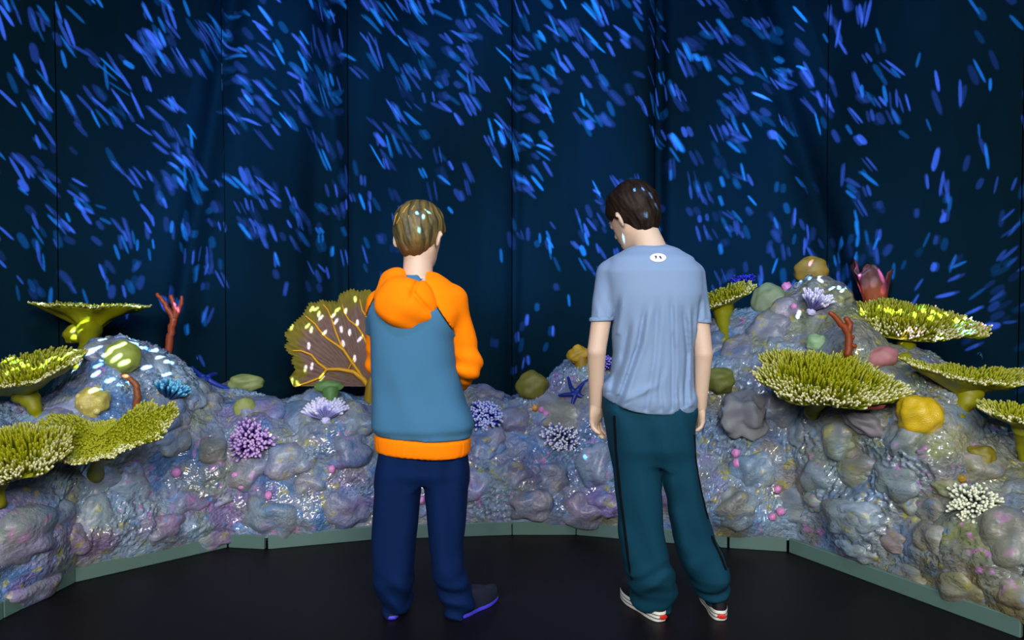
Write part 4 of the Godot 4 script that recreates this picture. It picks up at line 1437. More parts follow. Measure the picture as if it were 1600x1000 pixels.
func boy_in_hoodie() -> void:
	var D := 2.78
	var P := func(px: float, py: float, dz: float = 0.0) -> Vector3: return at(px, py, D) + Vector3(0, 0, dz)
	var head: Vector3 = P.call(655, 368, -0.035)
	var hb := Basis(Vector3.UP, -0.42) * Basis(Vector3.RIGHT, -0.20)
	var hinv := hb.inverse()
	# ---- clothes as fields
	var torso := sections([[424, 632, 684, 0.05, -0.01], [440, 606, 704, 0.08, 0.0], [460, 588, 722, 0.098, 0.01], [490, 579, 722, 0.112, 0.015], [530, 581, 708, 0.120, 0.01], [570, 581, 710, 0.125, 0.005], [620, 583, 721, 0.132, 0.0], [660, 585, 733, 0.136, 0.0], [690, 586, 736, 0.137, 0.0], [715, 588, 735, 0.134, 0.0]], D)
	var sh_r: Vector3 = P.call(707, 472, 0.0)
	var el_r: Vector3 = P.call(729, 572, -0.03)
	var wr_r: Vector3 = P.call(700, 618, -0.20)
	var sh_l: Vector3 = P.call(597, 474, 0.0)
	var el_l: Vector3 = P.call(589, 570, -0.06)
	var wr_l: Vector3 = P.call(612, 622, -0.2)
	var core := func(p: Vector3) -> float:
		var d := stack(p, torso)
		var s := (p.x + 0.37) * 20.0
		d += 0.004 * sin(s * 1.7 + p.y * 5.0 + 2.0 * lump.get_noise_3dv(p * 3.0)) * ss(1.02, 0.85, p.y) + 0.009 * lump.get_noise_3d(p.x * 3.4, p.y * 1.6, p.z * 3.0)
		# gathered above the rib
		d += 0.010 * ss(0.16, 0.0, p.y - 0.72) * -ss(0.0, 0.03, p.y - 0.70)
		return d
	var arms := func(p: Vector3) -> float:
		var r := smin(bone(p, sh_r, el_r, 0.062, 0.052), bone(p, el_r, wr_r, 0.053, 0.040), 0.03)
		var l := smin(bone(p, sh_l, el_l, 0.058, 0.046), bone(p, el_l, wr_l, 0.046, 0.038), 0.03)
		var d := minf(r, l)
		var e := minf((p - el_r).length(), (p - el_l).length())
		d += 0.006 * sin(p.y * 95.0 + p.x * 50.0 + 3.0 * lump.get_noise_3dv(p * 5.0)) * ss(0.13, 0.03, e) + 0.008 * lump.get_noise_3dv(p * 5.0)
		return d
	var A1: Vector3 = P.call(676, 462)                        # raglan seams
	var A2: Vector3 = P.call(707, 512)
	var B1: Vector3 = P.call(597, 452)
	var B2: Vector3 = P.call(573, 496)
	var nr := Vector3(A1.y - A2.y, A2.x - A1.x, 0).normalized()
	var nl := Vector3(-(B1.y - B2.y), -(B2.x - B1.x), 0).normalized()
	var rag := func(p: Vector3) -> float:                     # positive on the sleeve side
		var cr := (p - A1).dot(nr)
		var cl := (p - B1).dot(nl)
		return maxf(cr, cl)
	var low := P.call(655, 680)
	var hem_top := func(p: Vector3) -> float:
		var x: float = (p.x - low.x) / 0.18
		return P.call(655, 683).y + 0.014 * x * x + 0.008 * sin(p.x * 12.0) - 0.004 * x
	var whole := func(p: Vector3) -> float: return smin(core.call(p), arms.call(p), 0.022)
	var body_f := func(p: Vector3) -> float:
		var d: float = core.call(p)
		d = smin(d, arms.call(p), 0.022) if p.y > A2.y - 0.03 else d
		d = smax(d, rag.call(p), 0.004) if p.y > A2.y - 0.06 else d
		return maxf(d, hem_top.call(p) - p.y)
	var sleeve_f := func(p: Vector3) -> float:
		var a: float = arms.call(p)
		if p.y < A2.y - 0.03:
			return a
		return minf(maxf(smin(core.call(p), a, 0.022), 0.003 - rag.call(p)), a + 0.02 if p.y > A2.y else a)
	var hem_f := func(p: Vector3) -> float:
		var d := stack(p, torso) + 0.001
		var top: float = hem_top.call(p)
		return smax(smax(d, p.y - top, 0.012), (top - 0.066) - p.y, 0.014) + 0.0012 * sin(atan2(p.x - low.x, p.z + D) * 90.0)
	var hood_f := func(p: Vector3) -> float:
		var bag := egg(p, P.call(641, 474, 0.092), Vector3(0.116, 0.098, 0.075))
		var left := bone(p, P.call(620, 440, 0.02), P.call(634, 480, 0.10), 0.050, 0.062)
		var right := bone(p, P.call(683, 444, 0.015), P.call(664, 486, 0.10), 0.036, 0.044)
		var d := smin(smin(bag, left, 0.02), right, 0.010)
		d = smin(d, bone(p, P.call(607, 438, 0.0), P.call(600, 462, 0.05), 0.03, 0.03), 0.03)
		# folds: a crease from the throat down to the right, and a slack bottom
		d += 0.012 * exp(-pow((p - P.call(664, 470, 0.16)).dot(Vector3(0.75, 0.65, 0)) / 0.007, 2.0)) * ss(0.10, 0.03, (p - P.call(668, 470, 0.16)).length())
		d += 0.010 * exp(-pow((p - P.call(655, 452, 0.15)).dot(Vector3(0.95, -0.3, 0)) / 0.008, 2.0)) * ss(0.09, 0.03, (p - P.call(657, 446, 0.13)).length())
		d += 0.006 * lump.get_noise_3dv(p * 7.0) + 0.004 * sin((p.x * 0.6 + p.y) * 70.0) * ss(1.20, 1.10, p.y)
		# the throat opening
		d = smax(d, -bone(p, P.call(656, 424, -0.02), P.call(657, 424, 0.2), 0.034, 0.030), 0.012)
		return smax(d, -bone(p, P.call(655, 380, -0.02), P.call(655, 445, -0.01), 0.052, 0.056), 0.01)
	var hips := sections([[690, 596, 727, 0.102, 0.0], [716, 594, 729, 0.108, 0.0], [736, 590, 731, 0.112, 0.0], [752, 592, 728, 0.09, 0.0]], D)
	var leg_l := sections([[700, 597, 661, 0.098, 0.0], [755, 588, 659, 0.105, 0.0], [800, 586, 654, 0.100, 0.0], [850, 583, 650, 0.095, 0.0], [900, 582, 648, 0.098, 0.0], [925, 585, 645, 0.092, -0.02], [948, 592, 641, 0.082, -0.03], [961, 597, 634, 0.072, -0.036]], D)
	var leg_r := sections([[700, 660, 727, 0.098, 0.0], [755, 662, 730, 0.105, 0.0], [800, 665, 727, 0.100, 0.0], [850, 667, 725, 0.095, 0.0], [890, 671, 729, 0.098, 0.0], [920, 679, 741, 0.096, -0.03], [948, 687, 744, 0.086, -0.034], [962, 692, 736, 0.074, -0.036]], D)
	var legs := func(p: Vector3) -> float:
		var d := smin(stack(p, leg_l), stack(p, leg_r), 0.006)
		d = smin(d, stack(p, hips), 0.03)
		d += 0.007 * sin(p.y * 78.0 + (p.x + 0.37) * 26.0 + 4.0 * lump.get_noise_3dv(p * 4.0)) * ss(0.24, 0.06, p.y) + 0.012 * lump.get_noise_3d(p.x * 5.0, p.y * 1.5, p.z * 4.0) + 0.004 * sin((p.x + 0.37) * 60.0 + 3.0 * lump.get_noise_3dv(p * 2.0)) * ss(0.1, 0.3, p.y)
		return d
	# ---- the body, one surface: trunk and legs within the clothes, head and hands finer
	var b := MeshData.new()
	b.tint = skin_colour(head)
	var neck_lo: Vector3 = P.call(653, 446, 0.0)
	var inner := func(p: Vector3) -> float:
		var d := stack(p, torso) + 0.03
		d = smin(d, minf(bone(p, sh_r, el_r, 0.036, 0.030), bone(p, el_r, wr_r, 0.03, 0.022)), 0.02)
		d = smin(d, minf(bone(p, sh_l, el_l, 0.036, 0.030), bone(p, el_l, wr_l, 0.03, 0.022)), 0.02)
		d = smin(d, smin(stack(p, leg_l), stack(p, leg_r), 0.01) + 0.045, 0.03)
		return smin(d, bone(p, neck_lo, head + hb * Vector3(0, -0.05, 0.012), 0.056, 0.050), 0.03)
	nets(inner, Vector3(-0.72, 0.03, -3.1), Vector3(0.0, 1.36, -2.55), 0.014, b)
	var headf := func(p: Vector3) -> float:
		var d := head_field(hinv * (p - head))
		return smin(d, bone(p, neck_lo, head + hb * Vector3(0, -0.03, 0.012), 0.058, 0.051), 0.03)
	nets(headf, head + Vector3(-0.13, -0.17, -0.15), head + Vector3(0.13, 0.14, 0.13), 0.0042, b)
	for w in [[wr_l, 1.0, el_l], [wr_r, -1.0, el_r]]:
		var hy: Vector3 = -(w[0] - w[2]).normalized()
		var hx := hy.cross(Vector3(0, 0, -1)).normalized()
		var hm := Basis(hx, hy, hx.cross(hy))
		var hi := hm.inverse()
		nets(func(p: Vector3) -> float: return hand_field(hi * (p - w[0]), w[1], 0.92), w[0] - Vector3(0.14, 0.17, 0.2), w[0] + Vector3(0.14, 0.1, 0.08), 0.004, b)
	var o := person(Vector3(P.call(655, 960).x, 0, -D), "boy seen from behind in an orange and slate-blue hooded sweatshirt, navy trousers, fair brown hair", b, M.skin)
	add_eyes(o, head, hb)
	# ---- hair
	M.hair_fair = mat(Color.WHITE, 0.55, true)
	var hair := func(p: Vector3) -> float:
		var q := hinv * (p - head)
		return hair_field(q, Vector3(0.096, 0.098, 0.106), -0.088, 0.0022)
	var paint := func(p: Vector3) -> Color:
		var q: Vector3 = hinv * (p - head)
		var a := atan2(q.x, q.z + 0.02)
		var s := fine.get_noise_2d(a * 5.0 + q.y * 8.0, q.y * 6.0)
		var c := lin(84, 78, 44).lerp(lin(116, 98, 48), ss(0.0, 0.4, s)).lerp(lin(60, 52, 28), ss(0.05, 0.4, -s))
		return c.lerp(lin(88, 60, 26), ss(-0.03, -0.08, q.y))
	put("hair", mesh_of(hair, head - Vector3(0.15, 0.1, 0.15), head + Vector3(0.15, 0.18, 0.15), 0.0032, paint), M.hair_fair, o)
	for l in [[[-0.020, 0.118, 0.06], [-0.030, 0.085, 0.100], [-0.045, 0.045, 0.112], [-0.052, 0.015, 0.108]], [[0.0, 0.112, 0.078], [-0.002, 0.075, 0.114], [-0.022, 0.035, 0.120], [-0.034, 0.015, 0.118]], [[0.015, 0.12, 0.065], [0.024, 0.08, 0.106], [0.016, 0.04, 0.119], [0.004, 0.015, 0.119]], [[-0.03, 0.126, 0.02], [0.004, 0.129, 0.03], [0.03, 0.112, 0.06]], [[-0.072, 0.09, 0.02], [-0.094, 0.086, 0.01], [-0.114, 0.082, 0.0]]]:
		var lb := MeshData.new()
		lb.tint = lin(176, 138, 54)
		var ps := []
		for q in l:
			ps.append(head + hb * Vector3(q[0], q[1], q[2]))
		lb.tube(ps, [0.0016, 0.0028, 0.0026, 0.0012].slice(0, ps.size()), 6)
		put("hair_lock", lb, M.hair_fair, o)
	# ---- put the clothes on
	M.orange = cloth(rgb(255, 132, 0), 0.85, 41, 0.12)
	M.slate = cloth(rgb(64, 114, 148), 0.85, 42, 0.12)
	M.navy = cloth(rgb(2, 30, 74), 0.85, 43, 0.15)
	var ho := put("sweatshirt", mesh_of(body_f, Vector3(-0.66, 0.6, -3.0), Vector3(-0.1, 1.36, -2.55), 0.0075), M.slate, o)
	put("sleeve", mesh_of(sleeve_f, Vector3(-0.32, 0.75, -3.08), Vector3(-0.06, 1.36, -2.62), 0.0072), M.orange, ho).set_meta("label", "orange sleeve")
	put("sleeve", mesh_of(sleeve_f, Vector3(-0.62, 0.75, -3.08), Vector3(-0.40, 1.36, -2.62), 0.0072), M.orange, ho).set_meta("label", "orange sleeve")
	put("rib_hem", mesh_of(hem_f, Vector3(-0.56, 0.52, -2.98), Vector3(-0.11, 0.78, -2.58), 0.0065), M.orange, ho).set_meta("label", "orange ribbed hem")
	put("hood", mesh_of(hood_f, Vector3(-0.56, 1.02, -2.86), Vector3(-0.2, 1.36, -2.5), 0.0055), M.orange, ho).set_meta("label", "orange hood hanging down the back")
	var col := MeshData.new()
	var collar := func(p: Vector3) -> float:
		var d := bone(p, neck_lo - Vector3(0, 0.05, 0), neck_lo + Vector3(0, 0.036, -0.006), 0.062, 0.0635)
		return smax(d, p.y - neck_lo.y - 0.026, 0.006)
	nets(collar, neck_lo - Vector3(0.09, 0.07, 0.1), neck_lo + Vector3(0.09, 0.06, 0.1), 0.005, col)
	put("shirt_collar", col, cloth(rgb(70, 84, 124), 0.85, 44, 0.1), o)
	put("trousers", mesh_of(legs, Vector3(-0.56, 0.0, -3.0), Vector3(-0.1, 0.75, -2.56), 0.0085), M.navy, o)
	var dark := mat(rgb(22, 26, 44), 0.6)
	var vio := mat(rgb(74, 70, 226), 0.5)
	var lh: Vector3 = P.call(614, 968)
	shoe(o, Vector3(lh.x, 0, -D + 0.038), 0.08, 0.25, 0.088, dark, vio, vio, 0.016, "dark shoe with a violet-blue sole, under the left trouser leg", [])
	var rh: Vector3 = P.call(709, 968)
	shoe(o, Vector3(rh.x, 0, -D + 0.034), -0.60, 0.265, 0.095, dark, vio, vio, 0.016, "dark shoe with a violet-blue sole, toe turned out to the right", [])

func boy_in_shirt() -> void:
	var D := 2.76
	var P := func(px: float, py: float, dz: float = 0.0) -> Vector3: return at(px, py, D) + Vector3(0, 0, dz)
	var head: Vector3 = P.call(992, 338, -0.05)
	var hb := Basis(Vector3.UP, 0.62) * Basis(Vector3.RIGHT, -0.42) * Basis(Vector3.BACK, 0.06)
	var hinv := hb.inverse()
	var torso := sections([[381, 997, 1041, 0.05, -0.01], [390, 975, 1062, 0.075, 0.0], [404, 952, 1082, 0.095, 0.012], [425, 942, 1094, 0.108, 0.02], [460, 947, 1096, 0.115, 0.02], [500, 955, 1087, 0.118, 0.015], [550, 959, 1081, 0.118, 0.01], [578, 955, 1081, 0.122, 0.008], [606, 946, 1082, 0.125, 0.005], [628, 945, 1086, 0.124, 0.005], [650, 947, 1085, 0.118, 0.005]], D)
	var sh_l: Vector3 = P.call(950, 428, 0.0)
	var el_l: Vector3 = P.call(931, 548, 0.025)
	var wr_l: Vector3 = P.call(932, 634, -0.03)
	var sh_r: Vector3 = P.call(1083, 430, 0.0)
	var el_r: Vector3 = P.call(1096, 552, 0.03)
	var wr_r: Vector3 = P.call(1094, 636, 0.0)
	var arm := func(p: Vector3) -> float:
		var l := smin(bone(p, sh_l, el_l, 0.041, 0.0345), bone(p, el_l, wr_l, 0.0345, 0.0245), 0.004)
		var r := smin(bone(p, sh_r, el_r, 0.041, 0.0335), bone(p, el_r, wr_r, 0.0335, 0.0235), 0.004)
		return minf(l, r)
	var low := P.call(1018, 640)
	var hem := func(p: Vector3) -> float:
		var x: float = (p.x - P.call(1035, 640).x) / 0.2
		return P.call(1035, 642).y + 0.042 * x * x + 0.003 * sin(p.x * 26.0)
	# long folds that fall from the shoulder blades: polylines with a depth and a width, grooves with a ridge beside each
	var lines := []
	for l in [[[[1000, 470], [990, 535], [968, 600], [958, 628]], 0.013, 0.009], [[[1018, 462], [1013, 550], [1000, 634]], 0.008, 0.009], [[[1037, 455], [1041, 560], [1039, 636]], 0.009, 0.007], [[[1055, 470], [1066, 550], [1060, 628]], 0.012, 0.010],
			[[[978, 490], [968, 560], [950, 612]], 0.010, 0.010], [[[1072, 470], [1075, 545], [1071, 620]], 0.006, 0.009], [[[1026, 560], [1020, 600], [1022, 636]], 0.007, 0.007], [[[992, 610], [972, 622], [956, 634]], 0.008, 0.008], [[[1048, 575], [1050, 610], [1052, 634]], 0.006, 0.006],
			[[[962, 455], [958, 490], [953, 520]], 0.010, 0.008], [[[1086, 455], [1088, 485], [1086, 510]], 0.009, 0.008], [[[945, 450], [943, 480], [940, 498]], 0.005, 0.006], [[[932, 445], [930, 475], [929, 498]], 0.005, 0.006]]:
		var ps := PackedVector2Array()
		for q in l[0]:
			var w: Vector3 = P.call(q[0], q[1])
			ps.append(Vector2(w.x, w.y))
		lines.append([ps, l[1], l[2]])
	var folds := func(p: Vector3) -> float:
		if p.z < -D - 0.03:
			return 0.008 * lump.get_noise_3d(p.x * 7.0, p.y * 1.3, p.z * 2.0) * ss(1.28, 0.95, p.y)
		var d := 0.007 * lump.get_noise_3d(p.x * 8.0 - (1.0 - p.y) * 1.6, p.y * 1.3, p.z * 2.0) * ss(1.28, 0.95, p.y)
		var at2 := Vector2(p.x, p.y)
		for l in lines:
			var ps: PackedVector2Array = l[0]
			if p.y > ps[0].y + 0.03:
				continue
			for k in ps.size() - 1:
				if p.y > ps[k].y or p.y <= ps[k + 1].y:
					continue
				var u := (ps[k].y - p.y) / (ps[k].y - ps[k + 1].y)
				var e: float = at2.x - lerpf(ps[k].x, ps[k + 1].x, u)
				var g: float = e / l[2]
				if absf(g) < 4.0:
					var fade := ss(ps[0].y, ps[0].y - 0.07, p.y)
					d += l[1] * fade * (exp(-g * g) - 0.55 * exp(-(g - 1.9) * (g - 1.9) * 0.6))
		var q := Vector2(p.x - P.call(995, 605).x, p.y - P.call(995, 605).y)
		var s := q.dot(Vector2(0.45, -0.89))
		d -= 0.012 * exp(-s * s / 0.00012) * exp(-q.dot(Vector2(0.89, 0.45)) ** 2 / 0.0025)
		d -= 0.007 * exp(-pow((p.y - hem.call(p) - 0.04) / 0.03, 2.0))
		return d
	var shirt := func(p: Vector3) -> float:
		var d: float = stack(p, torso) + (folds.call(p) if p.y < 1.28 else 0.0)
		var ls := bone(p, sh_l + Vector3(0.008, 0, 0), sh_l.lerp(el_l, 0.70) + Vector3(0.0, 0, 0), 0.052, 0.042)
		var rs := bone(p, sh_r + Vector3(-0.006, 0, 0), sh_r.lerp(el_r, 0.70) + Vector3(0.0, 0, 0), 0.050, 0.041)
		var s: float = minf(ls, rs) + 0.004 * sin(p.x * 130.0 + p.y * 24.0 + 3.0 * lump.get_noise_3dv(p * 6.0)) * ss(1.24, 1.12, p.y) + (folds.call(p) if p.y < 1.28 and p.y > 1.1 else 0.0) * 0.25
		var cut_l: float = (p - P.call(938, 500)).dot(Vector3(0.05, -1, 0).normalized())
		var cut_r: float = (p - P.call(1097, 503)).dot(Vector3(-0.1, -1, 0).normalized())
		s = smax(s, cut_l if p.x < low.x else cut_r, 0.005)
		d = smin(d, s, 0.016)
		d = maxf(d, hem.call(p) - p.y)
		var nk: Vector3 = P.call(1017, 377, 0.0)
		return smax(d, -((p - nk) * Vector3(1, 1.9, 0.8)).length() + 0.052, 0.008)
	var cuff := func(p: Vector3) -> float:                    # the hemmed edge of each short sleeve
		var ls := bone(p, sh_l + Vector3(0.008, 0, 0), sh_l.lerp(el_l, 0.70), 0.052, 0.042) - 0.0022
		var rs := bone(p, sh_r + Vector3(-0.006, 0, 0), sh_r.lerp(el_r, 0.70), 0.050, 0.041) - 0.0022
		var cut_l: float = (p - P.call(938, 500)).dot(Vector3(0.05, -1, 0).normalized())
		var cut_r: float = (p - P.call(1097, 503)).dot(Vector3(-0.1, -1, 0).normalized())
		var c: float = cut_l if p.x < low.x else cut_r
		return smax(minf(ls, rs), absf(c + 0.004) - 0.008, 0.004)
	var hips := sections([[622, 948, 1085, 0.112, 0.0], [660, 949, 1086, 0.120, 0.005], [695, 951, 1087, 0.116, 0.005], [722, 960, 1078, 0.09, 0.0]], D)
	var leg_l := sections([[640, 947, 1020, 0.105, 0.0], [700, 952, 1026, 0.107, 0.0], [760, 957, 1032, 0.100, 0.0], [820, 966, 1037, 0.092, 0.0], [870, 975, 1042, 0.092, 0.0], [900, 983, 1050, 0.094, 0.0], [920, 988, 1055, 0.090, -0.03], [942, 991, 1051, 0.080, -0.05], [957, 994, 1047, 0.066, -0.06]], D)
	var leg_r := sections([[640, 1014, 1085, 0.105, 0.0], [700, 1022, 1087, 0.107, 0.0], [740, 1031, 1092, 0.104, 0.0], [790, 1042, 1102, 0.096, -0.01], [840, 1053, 1115, 0.090, -0.02], [870, 1063, 1129, 0.092, -0.02], [900, 1079, 1139, 0.094, -0.02], [925, 1092, 1140, 0.080, -0.045], [948, 1105, 1138, 0.062, -0.06]], D)
	var legs := func(p: Vector3) -> float:
		var d := smin(stack(p, leg_l), stack(p, leg_r), 0.006)
		d = smin(d, stack(p, hips), 0.03)
		var bunch := ss(0.30, 0.08, p.y)
		d += 0.0075 * sin(p.y * 66.0 - (p.x - 0.55) * 34.0 + 4.0 * lump.get_noise_3dv(p * 4.0)) * bunch + 0.013 * lump.get_noise_3d(p.x * 5.0 + 9.0, p.y * 1.6, p.z * 4.0) + 0.004 * sin((p.x - 0.5) * 55.0 + p.y * 16.0 + 3.0 * lump.get_noise_3dv(p * 2.0)) * ss(0.15, 0.35, p.y)
		d += 0.005 * exp(-pow((p.x - P.call(1020, 700).x - (0.72 - p.y) * 0.06) / 0.006, 2.0)) * ss(0.62, 0.72, p.y)
		return d
	# ---- body
	var b := MeshData.new()
	b.tint = skin_colour(head)
	var neck_lo: Vector3 = P.call(1017, 392, 0.0)
	var inner := func(p: Vector3) -> float:
		var d := stack(p, torso) + 0.03
		d = smin(d, smin(stack(p, leg_l), stack(p, leg_r), 0.01) + 0.04, 0.03)
		d = smin(d, bone(p, neck_lo, head + hb * Vector3(0, -0.03, 0.02), 0.058, 0.052), 0.03)
		return smin(d, bone(p, sh_l, sh_r, 0.04, 0.04), 0.03)
	nets(inner, Vector3(0.3, 0.03, -3.05), Vector3(0.86, 1.45, -2.55), 0.014, b)
	nets(arm, Vector3(0.26, 0.78, -2.95), Vector3(0.4, 1.38, -2.66), 0.006, b)
	nets(arm, Vector3(0.62, 0.78, -2.95), Vector3(0.8, 1.38, -2.66), 0.006, b)
	var headf := func(p: Vector3) -> float:
		var d := head_field(hinv * (p - head))
		return smin(d, bone(p, neck_lo, head + hb * Vector3(0, -0.02, 0.02), 0.060, 0.053), 0.03)
	nets(headf, head + Vector3(-0.17, -0.19, -0.17), head + Vector3(0.17, 0.15, 0.15), 0.0042, b)
	for w in [[wr_l, 1.0, el_l, -0.65, 0.98], [wr_r, -1.0, el_r, 0.35, 0.82]]:
		var hy: Vector3 = -(w[0] - w[2]).normalized()
		var hx := hy.cross(Vector3(0, 0, -1)).normalized()
		var hm := Basis(hy, w[3]) * Basis(-hx, hy, (-hx).cross(hy))
		var hi := hm.inverse()
		nets(func(p: Vector3) -> float: return hand_field(hi * (p - w[0]), w[1], w[4]), w[0] - Vector3(0.12, 0.2, 0.12), w[0] + Vector3(0.12, 0.05, 0.12), 0.0034, b)
	var o := person(Vector3(P.call(1045, 960).x, 0, -D), "dark-haired boy seen from behind in a grey-blue T-shirt and teal trousers, looking down", b, M.skin)
	add_eyes(o, head, hb)
	M.hair_dark = mat(Color.WHITE, 0.6, true)
	M.hair_dark.metallic_specular = 0.3
	var hair := func(p: Vector3) -> float: return hair_field(hinv * (p - head), Vector3(0.096, 0.103, 0.110), -0.080, 0.0016)
	var paint := func(p: Vector3) -> Color:
		var q: Vector3 = hinv * (p - head)
		return lin(26, 20, 17).lerp(lin(40, 30, 22), ss(-0.2, 0.4, fine.get_noise_2d(atan2(q.x, q.z) * 9.0, q.y * 9.0)))
	put("hair", mesh_of(hair, head - Vector3(0.17, 0.12, 0.17), head + Vector3(0.17, 0.2, 0.17), 0.0034, paint), M.hair_dark, o)
	M.tee = cloth(rgb(122, 147, 180), 0.62, 45, 0.06, 0.2)
	M.teal = cloth(rgb(10, 58, 78), 0.8, 46, 0.12)
	var ts := put("t_shirt", mesh_of(shirt, Vector3(0.24, 0.72, -2.98), Vector3(0.84, 1.46, -2.55), 0.0068), M.tee, o)
	put("sleeve_cuff", mesh_of(cuff, Vector3(0.24, 1.05, -2.9), Vector3(0.4, 1.2, -2.65), 0.004), M.tee, ts)
	put("sleeve_cuff", mesh_of(cuff, Vector3(0.62, 1.05, -2.9), Vector3(0.82, 1.2, -2.65), 0.004), M.tee, ts)
	put("trousers", mesh_of(legs, Vector3(0.3, 0.0, -3.0), Vector3(0.9, 0.9, -2.56), 0.0085), M.teal, o)
	var tr := o.get_node("trousers")
	# black piping down the outside of each leg
	var black := cloth(rgb(4, 6, 12), 0.8, 47, 0.1)
	for s in [[[[953, 650], [955, 690], [957, 730], [960, 770], [965, 810], [971, 850], [978, 890]], 1.7], [[[960, 650], [962, 690], [965, 730], [969, 770], [974, 810], [979, 850], [984, 890], [988, 905]], 1.5], [[[1112, 838], [1119, 855], [1127, 872], [1134, 890]], 1.5], [[[1117, 838], [1124, 855], [1131, 868], [1137, 886]], 1.2], [[[1084, 680], [1087, 720], [1092, 750], [1098, 780], [1106, 810]], 1.2]]:
		var pts := []
		var rad := []
		for k in s[0].size():
			var q: Vector3 = meet(legs, s[0][k][0], s[0][k][1], 2.4)
			if q.is_finite() and (pts.is_empty() or q.distance_to(pts[-1]) < 0.14) and q.z > -D - 0.115:
				pts.append(q)
				rad.append(s[1] * 0.0036)
		if pts.size() > 2:
			var sb := MeshData.new()
			sb.tube(pts, rad, 8)
			put("side_stripe", sb, black, tr)
	# the white oval at the neck with its two dark marks
	var eb := MeshData.new()
	var ring := PackedVector3Array()
	var mid: Vector3 = meet(shirt, 1028, 403, 2.4)
	for k in 36:
		var q: Vector3 = meet(shirt, 1028 + 12.5 * cos(TAU * k / 36), 403 + 6.6 * sin(TAU * k / 36), 2.4)
		ring.append(q + Vector3(0, 0.0012, 0.003))
	eb.fan(ring, mid + Vector3(0, 0.0012, 0.003), true)
	var rb := PackedVector3Array()
	for p in ring:
		rb.append(p - Vector3(0, 0.001, 0.004))
	var both := ring.duplicate()
	both.append_array(rb)
	eb.grid(both, 2, 36, true, true)
	var em := put("neck_emblem", eb, mat(rgb(240, 242, 246), 0.6), ts)
	em.set_meta("label", "white oval emblem with two dark comma marks")
	for m in [[[1023.5, 400.8, 1.5], [1025.2, 402.2, 1.3], [1024.2, 405.0, 0.6]], [[1030.2, 400.8, 1.0], [1031.6, 402.6, 1.5], [1033.0, 405.2, 0.8]]]:
		var mb := MeshData.new()
		var ps := []
		var rs := []
		for q in m:
			var hit: Vector3 = meet(shirt, q[0], q[1], 2.4)
			ps.append(hit + Vector3(0, 0.0014, 0.0042))
			rs.append(q[2] * 0.0022)
		mb.tube(ps, rs, 8)
		put("emblem_mark", mb, mat(rgb(40, 60, 100), 0.6), em)
	# shoes with white rubber soles, dark foxing lines and a red heel patch
	var dark := mat(rgb(12, 14, 24), 0.6)
	var white := mat(rgb(226, 230, 222), 0.5)
	var line := mat(rgb(24, 30, 40), 0.6)
	var lh: Vector3 = P.call(1032, 976)
	var rh: Vector3 = P.call(1123, 972)
	for w in [[lh, 0.36, "black canvas shoe with white sole and red heel patch, toe pointing left", 0.035], [rh, -0.10, "black canvas shoe with white sole and red heel patch, mostly under the right trouser leg", 0.026]]:
		var heel := Vector3(w[0].x, 0, -D + w[3])
		var t := shoe(o, heel, w[1], 0.28, 0.10, dark, white, line, 0.04, w[2], [0.015, 0.028])
		var pb := MeshData.new()
		var bs := Basis(Vector3.UP, w[1])
		pebble(pb, heel + bs * Vector3(0.004, 0.02, 0.0005), Vector3(0.017, 0.0095, 0.004), bs, 16, 8, 0.0, 2)
		put("heel_patch", pb, mat(rgb(196, 34, 26), 0.5), t).set_meta("label", "red heel patch")


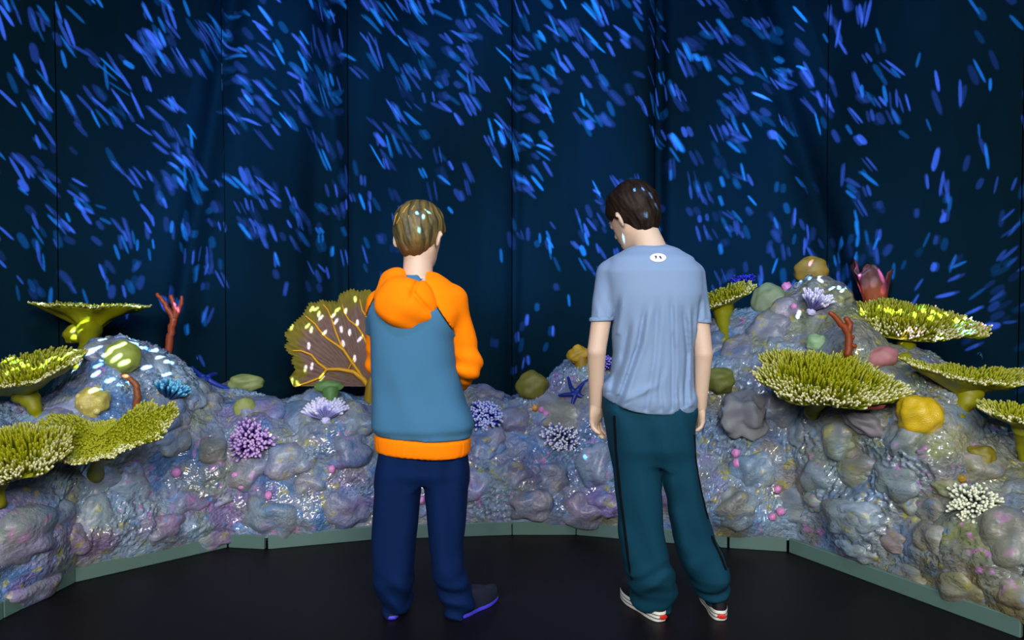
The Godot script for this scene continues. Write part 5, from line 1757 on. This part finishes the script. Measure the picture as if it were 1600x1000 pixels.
# ------------------------------------------------------------------ everything
func _ready() -> void:
	var cam := Camera3D.new()
	cam.name = "camera"
	cam.fov = rad_to_deg(2.0 * atan(500.0 / FOCAL))
	cam.near = 0.05
	cam.far = 40.0
	cam.transform = Transform3D(cam_basis, EYE)
	add_child(cam)
	cam.current = true
	var we := WorldEnvironment.new()
	var env := Environment.new()
	env.background_mode = Environment.BG_COLOR
	env.background_color = Color.BLACK
	env.tonemap_mode = Environment.TONE_MAPPER_LINEAR
	env.tonemap_exposure = 1.0
	env.sdfgi_enabled = true
	env.ssao_enabled = true
	env.ssil_enabled = true
	we.environment = env
	add_child(we)
	# two added panel lamps out of view behind the viewer, for even frontal light
	for s in [-1.0, 1.0]:
		var where := Vector3(s * 1.25, 2.75, 2.0)
		var aim := Vector3(s * 0.2, 0.7, -3.2)
		var bs := Basis.looking_at((aim - where).normalized(), Vector3.UP)
		var l := AreaLight3D.new()
		l.name = "added_panel_light"
		l.area_size = Vector2(1.6, 0.9)
		l.area_normalize_energy = true
		l.light_color = Color(1.0, 0.97, 0.95)
		l.light_energy = KEY
		l.area_range = 14.0
		l.shadow_enabled = true
		add_child(l)
		l.transform = Transform3D(bs, where + bs * Vector3(0, 0, -0.03))
		var t := thing("added_panel_lamp", where, "panel lamp added behind the viewer for frontal light, on the %s" % ("left" if s < 0 else "right"), "lamp", "added panel lamps behind the viewer")
		var f := MeshData.new()
		f.box(where + bs * Vector3(0, 0, 0.04), Vector3(1.7, 1.0, 0.06), bs, 0.01)
		put("housing", f, mat(rgb(30, 30, 32), 0.6), t)
		var e := MeshData.new()
		e.box(where, Vector3(1.6, 0.9, 0.02), bs)
		var em := mat(rgb(250, 250, 250), 0.6)
		em.emission_enabled = true
		em.emission = Color(1, 0.98, 0.95)
		em.emission_energy_multiplier = 1.2
		put("diffuser", e, em, t)
		var rod := MeshData.new()
		rod.tube([where + bs * Vector3(0, 0, 0.06), Vector3(where.x, 3.7, where.z + 0.05)], [0.015, 0.015], 8)
		put("rod", rod, mat(rgb(30, 30, 32), 0.6), t)
	# two small bluish spots added out of view, for sparkle and tint on the reef
	for s in [-1.0, 1.0]:
		var where := Vector3(s * 0.85, 3.35, -1.5)
		var aim := Vector3(s * 1.2, 0.45, -3.7)
		var bs := Basis.looking_at((aim - where).normalized(), Vector3.UP)
		var l := SpotLight3D.new()
		l.name = "added_spot_light"
		l.spot_angle = 40.0
		l.spot_angle_attenuation = 0.6
		l.spot_range = 12.0
		l.light_size = 0.03
		l.light_color = Color(0.72, 0.84, 1.0)
		l.light_energy = SPOT
		l.shadow_enabled = true
		add_child(l)
		l.transform = Transform3D(bs, where + bs * Vector3(0, 0, -0.09))
		var t := thing("added_spotlight", where, "small black lamp added under the ceiling for sparkle on the %s side of the reef" % ("left" if s < 0 else "right"), "lamp", "added reef spotlights")
		var c := MeshData.new()
		c.tube([where + bs * Vector3(0, 0, 0.12), where + bs * Vector3(0, 0, 0.05), where + bs * Vector3(0, 0, -0.06)], [0.04, 0.055, 0.06], 20)
		put("can", c, mat(rgb(18, 18, 20), 0.5), t)
		var g := MeshData.new()
		g.tube([where + bs * Vector3(0, 0, -0.058), where + bs * Vector3(0, 0, -0.07)], [0.03, 0.028], 20)
		var gm := mat(rgb(240, 246, 255), 0.4)
		gm.emission_enabled = true
		gm.emission = Color(0.72, 0.84, 1.0)
		gm.emission_energy_multiplier = 2.0
		put("bulb", g, gm, t)
		var r := MeshData.new()
		r.tube([where, Vector3(where.x, 3.7, where.z)], [0.012, 0.012], 8)
		put("stem", r, mat(rgb(18, 18, 20), 0.5), t)
	lump.seed = 3; lump.noise_type = FastNoiseLite.TYPE_SIMPLEX_SMOOTH; lump.frequency = 1.0; lump.fractal_type = FastNoiseLite.FRACTAL_NONE
	fine.seed = 8; fine.noise_type = FastNoiseLite.TYPE_SIMPLEX_SMOOTH; fine.frequency = 1.0; fine.fractal_octaves = 3
	tint.seed = 14; tint.noise_type = FastNoiseLite.TYPE_SIMPLEX_SMOOTH; tint.frequency = 1.0; tint.fractal_octaves = 4
	foil.seed = 23; foil.noise_type = FastNoiseLite.TYPE_SIMPLEX_SMOOTH; foil.frequency = 1.0; foil.fractal_octaves = 3
	cells.seed = 6; cells.noise_type = FastNoiseLite.TYPE_CELLULAR; cells.frequency = 1.0; cells.fractal_type = FastNoiseLite.FRACTAL_NONE
	cells.cellular_return_type = FastNoiseLite.RETURN_DISTANCE
	reef_setup()
	build_room()
	build_reef()
	build_corals()
	build_people()
	plan_shoal()
	for s in [-1.0, 1.0]:
		var side := "left" if s < 0 else "right"
		projector(Vector3(s * 1.25, 3.25, -1.05), Vector3(s * 1.35, 1.75, -4.6), 0, Color(0.68, 0.54, 1.0), VIOLET, 0.0, "black box projector under the ceiling throwing violet streaks onto the %s half of the curtain" % side)
		projector(Vector3(s * 0.42, 3.25, -1.05), Vector3(s * 1.35, 1.75, -4.6), 1, Color(0.36, 0.66, 1.0), CYAN, 0.03, "black box projector under the ceiling throwing sky-blue streaks onto the %s half of the curtain" % side)
	projector(Vector3(0, 2.75, -0.6), Vector3(0, 1.1, -4.2), 2, Color(0.74, 0.86, 1.0), WHITE, 0.0, "added black box projector lowest under the ceiling, whitening the flecks on the corals")  # added whiter projector, unseen, so that flecks on the corals turn white

const SPOT := 4.5
const KEY := 17.5
const WHITE := 340.0
const VIOLET := 400.0
const CYAN := 420.0
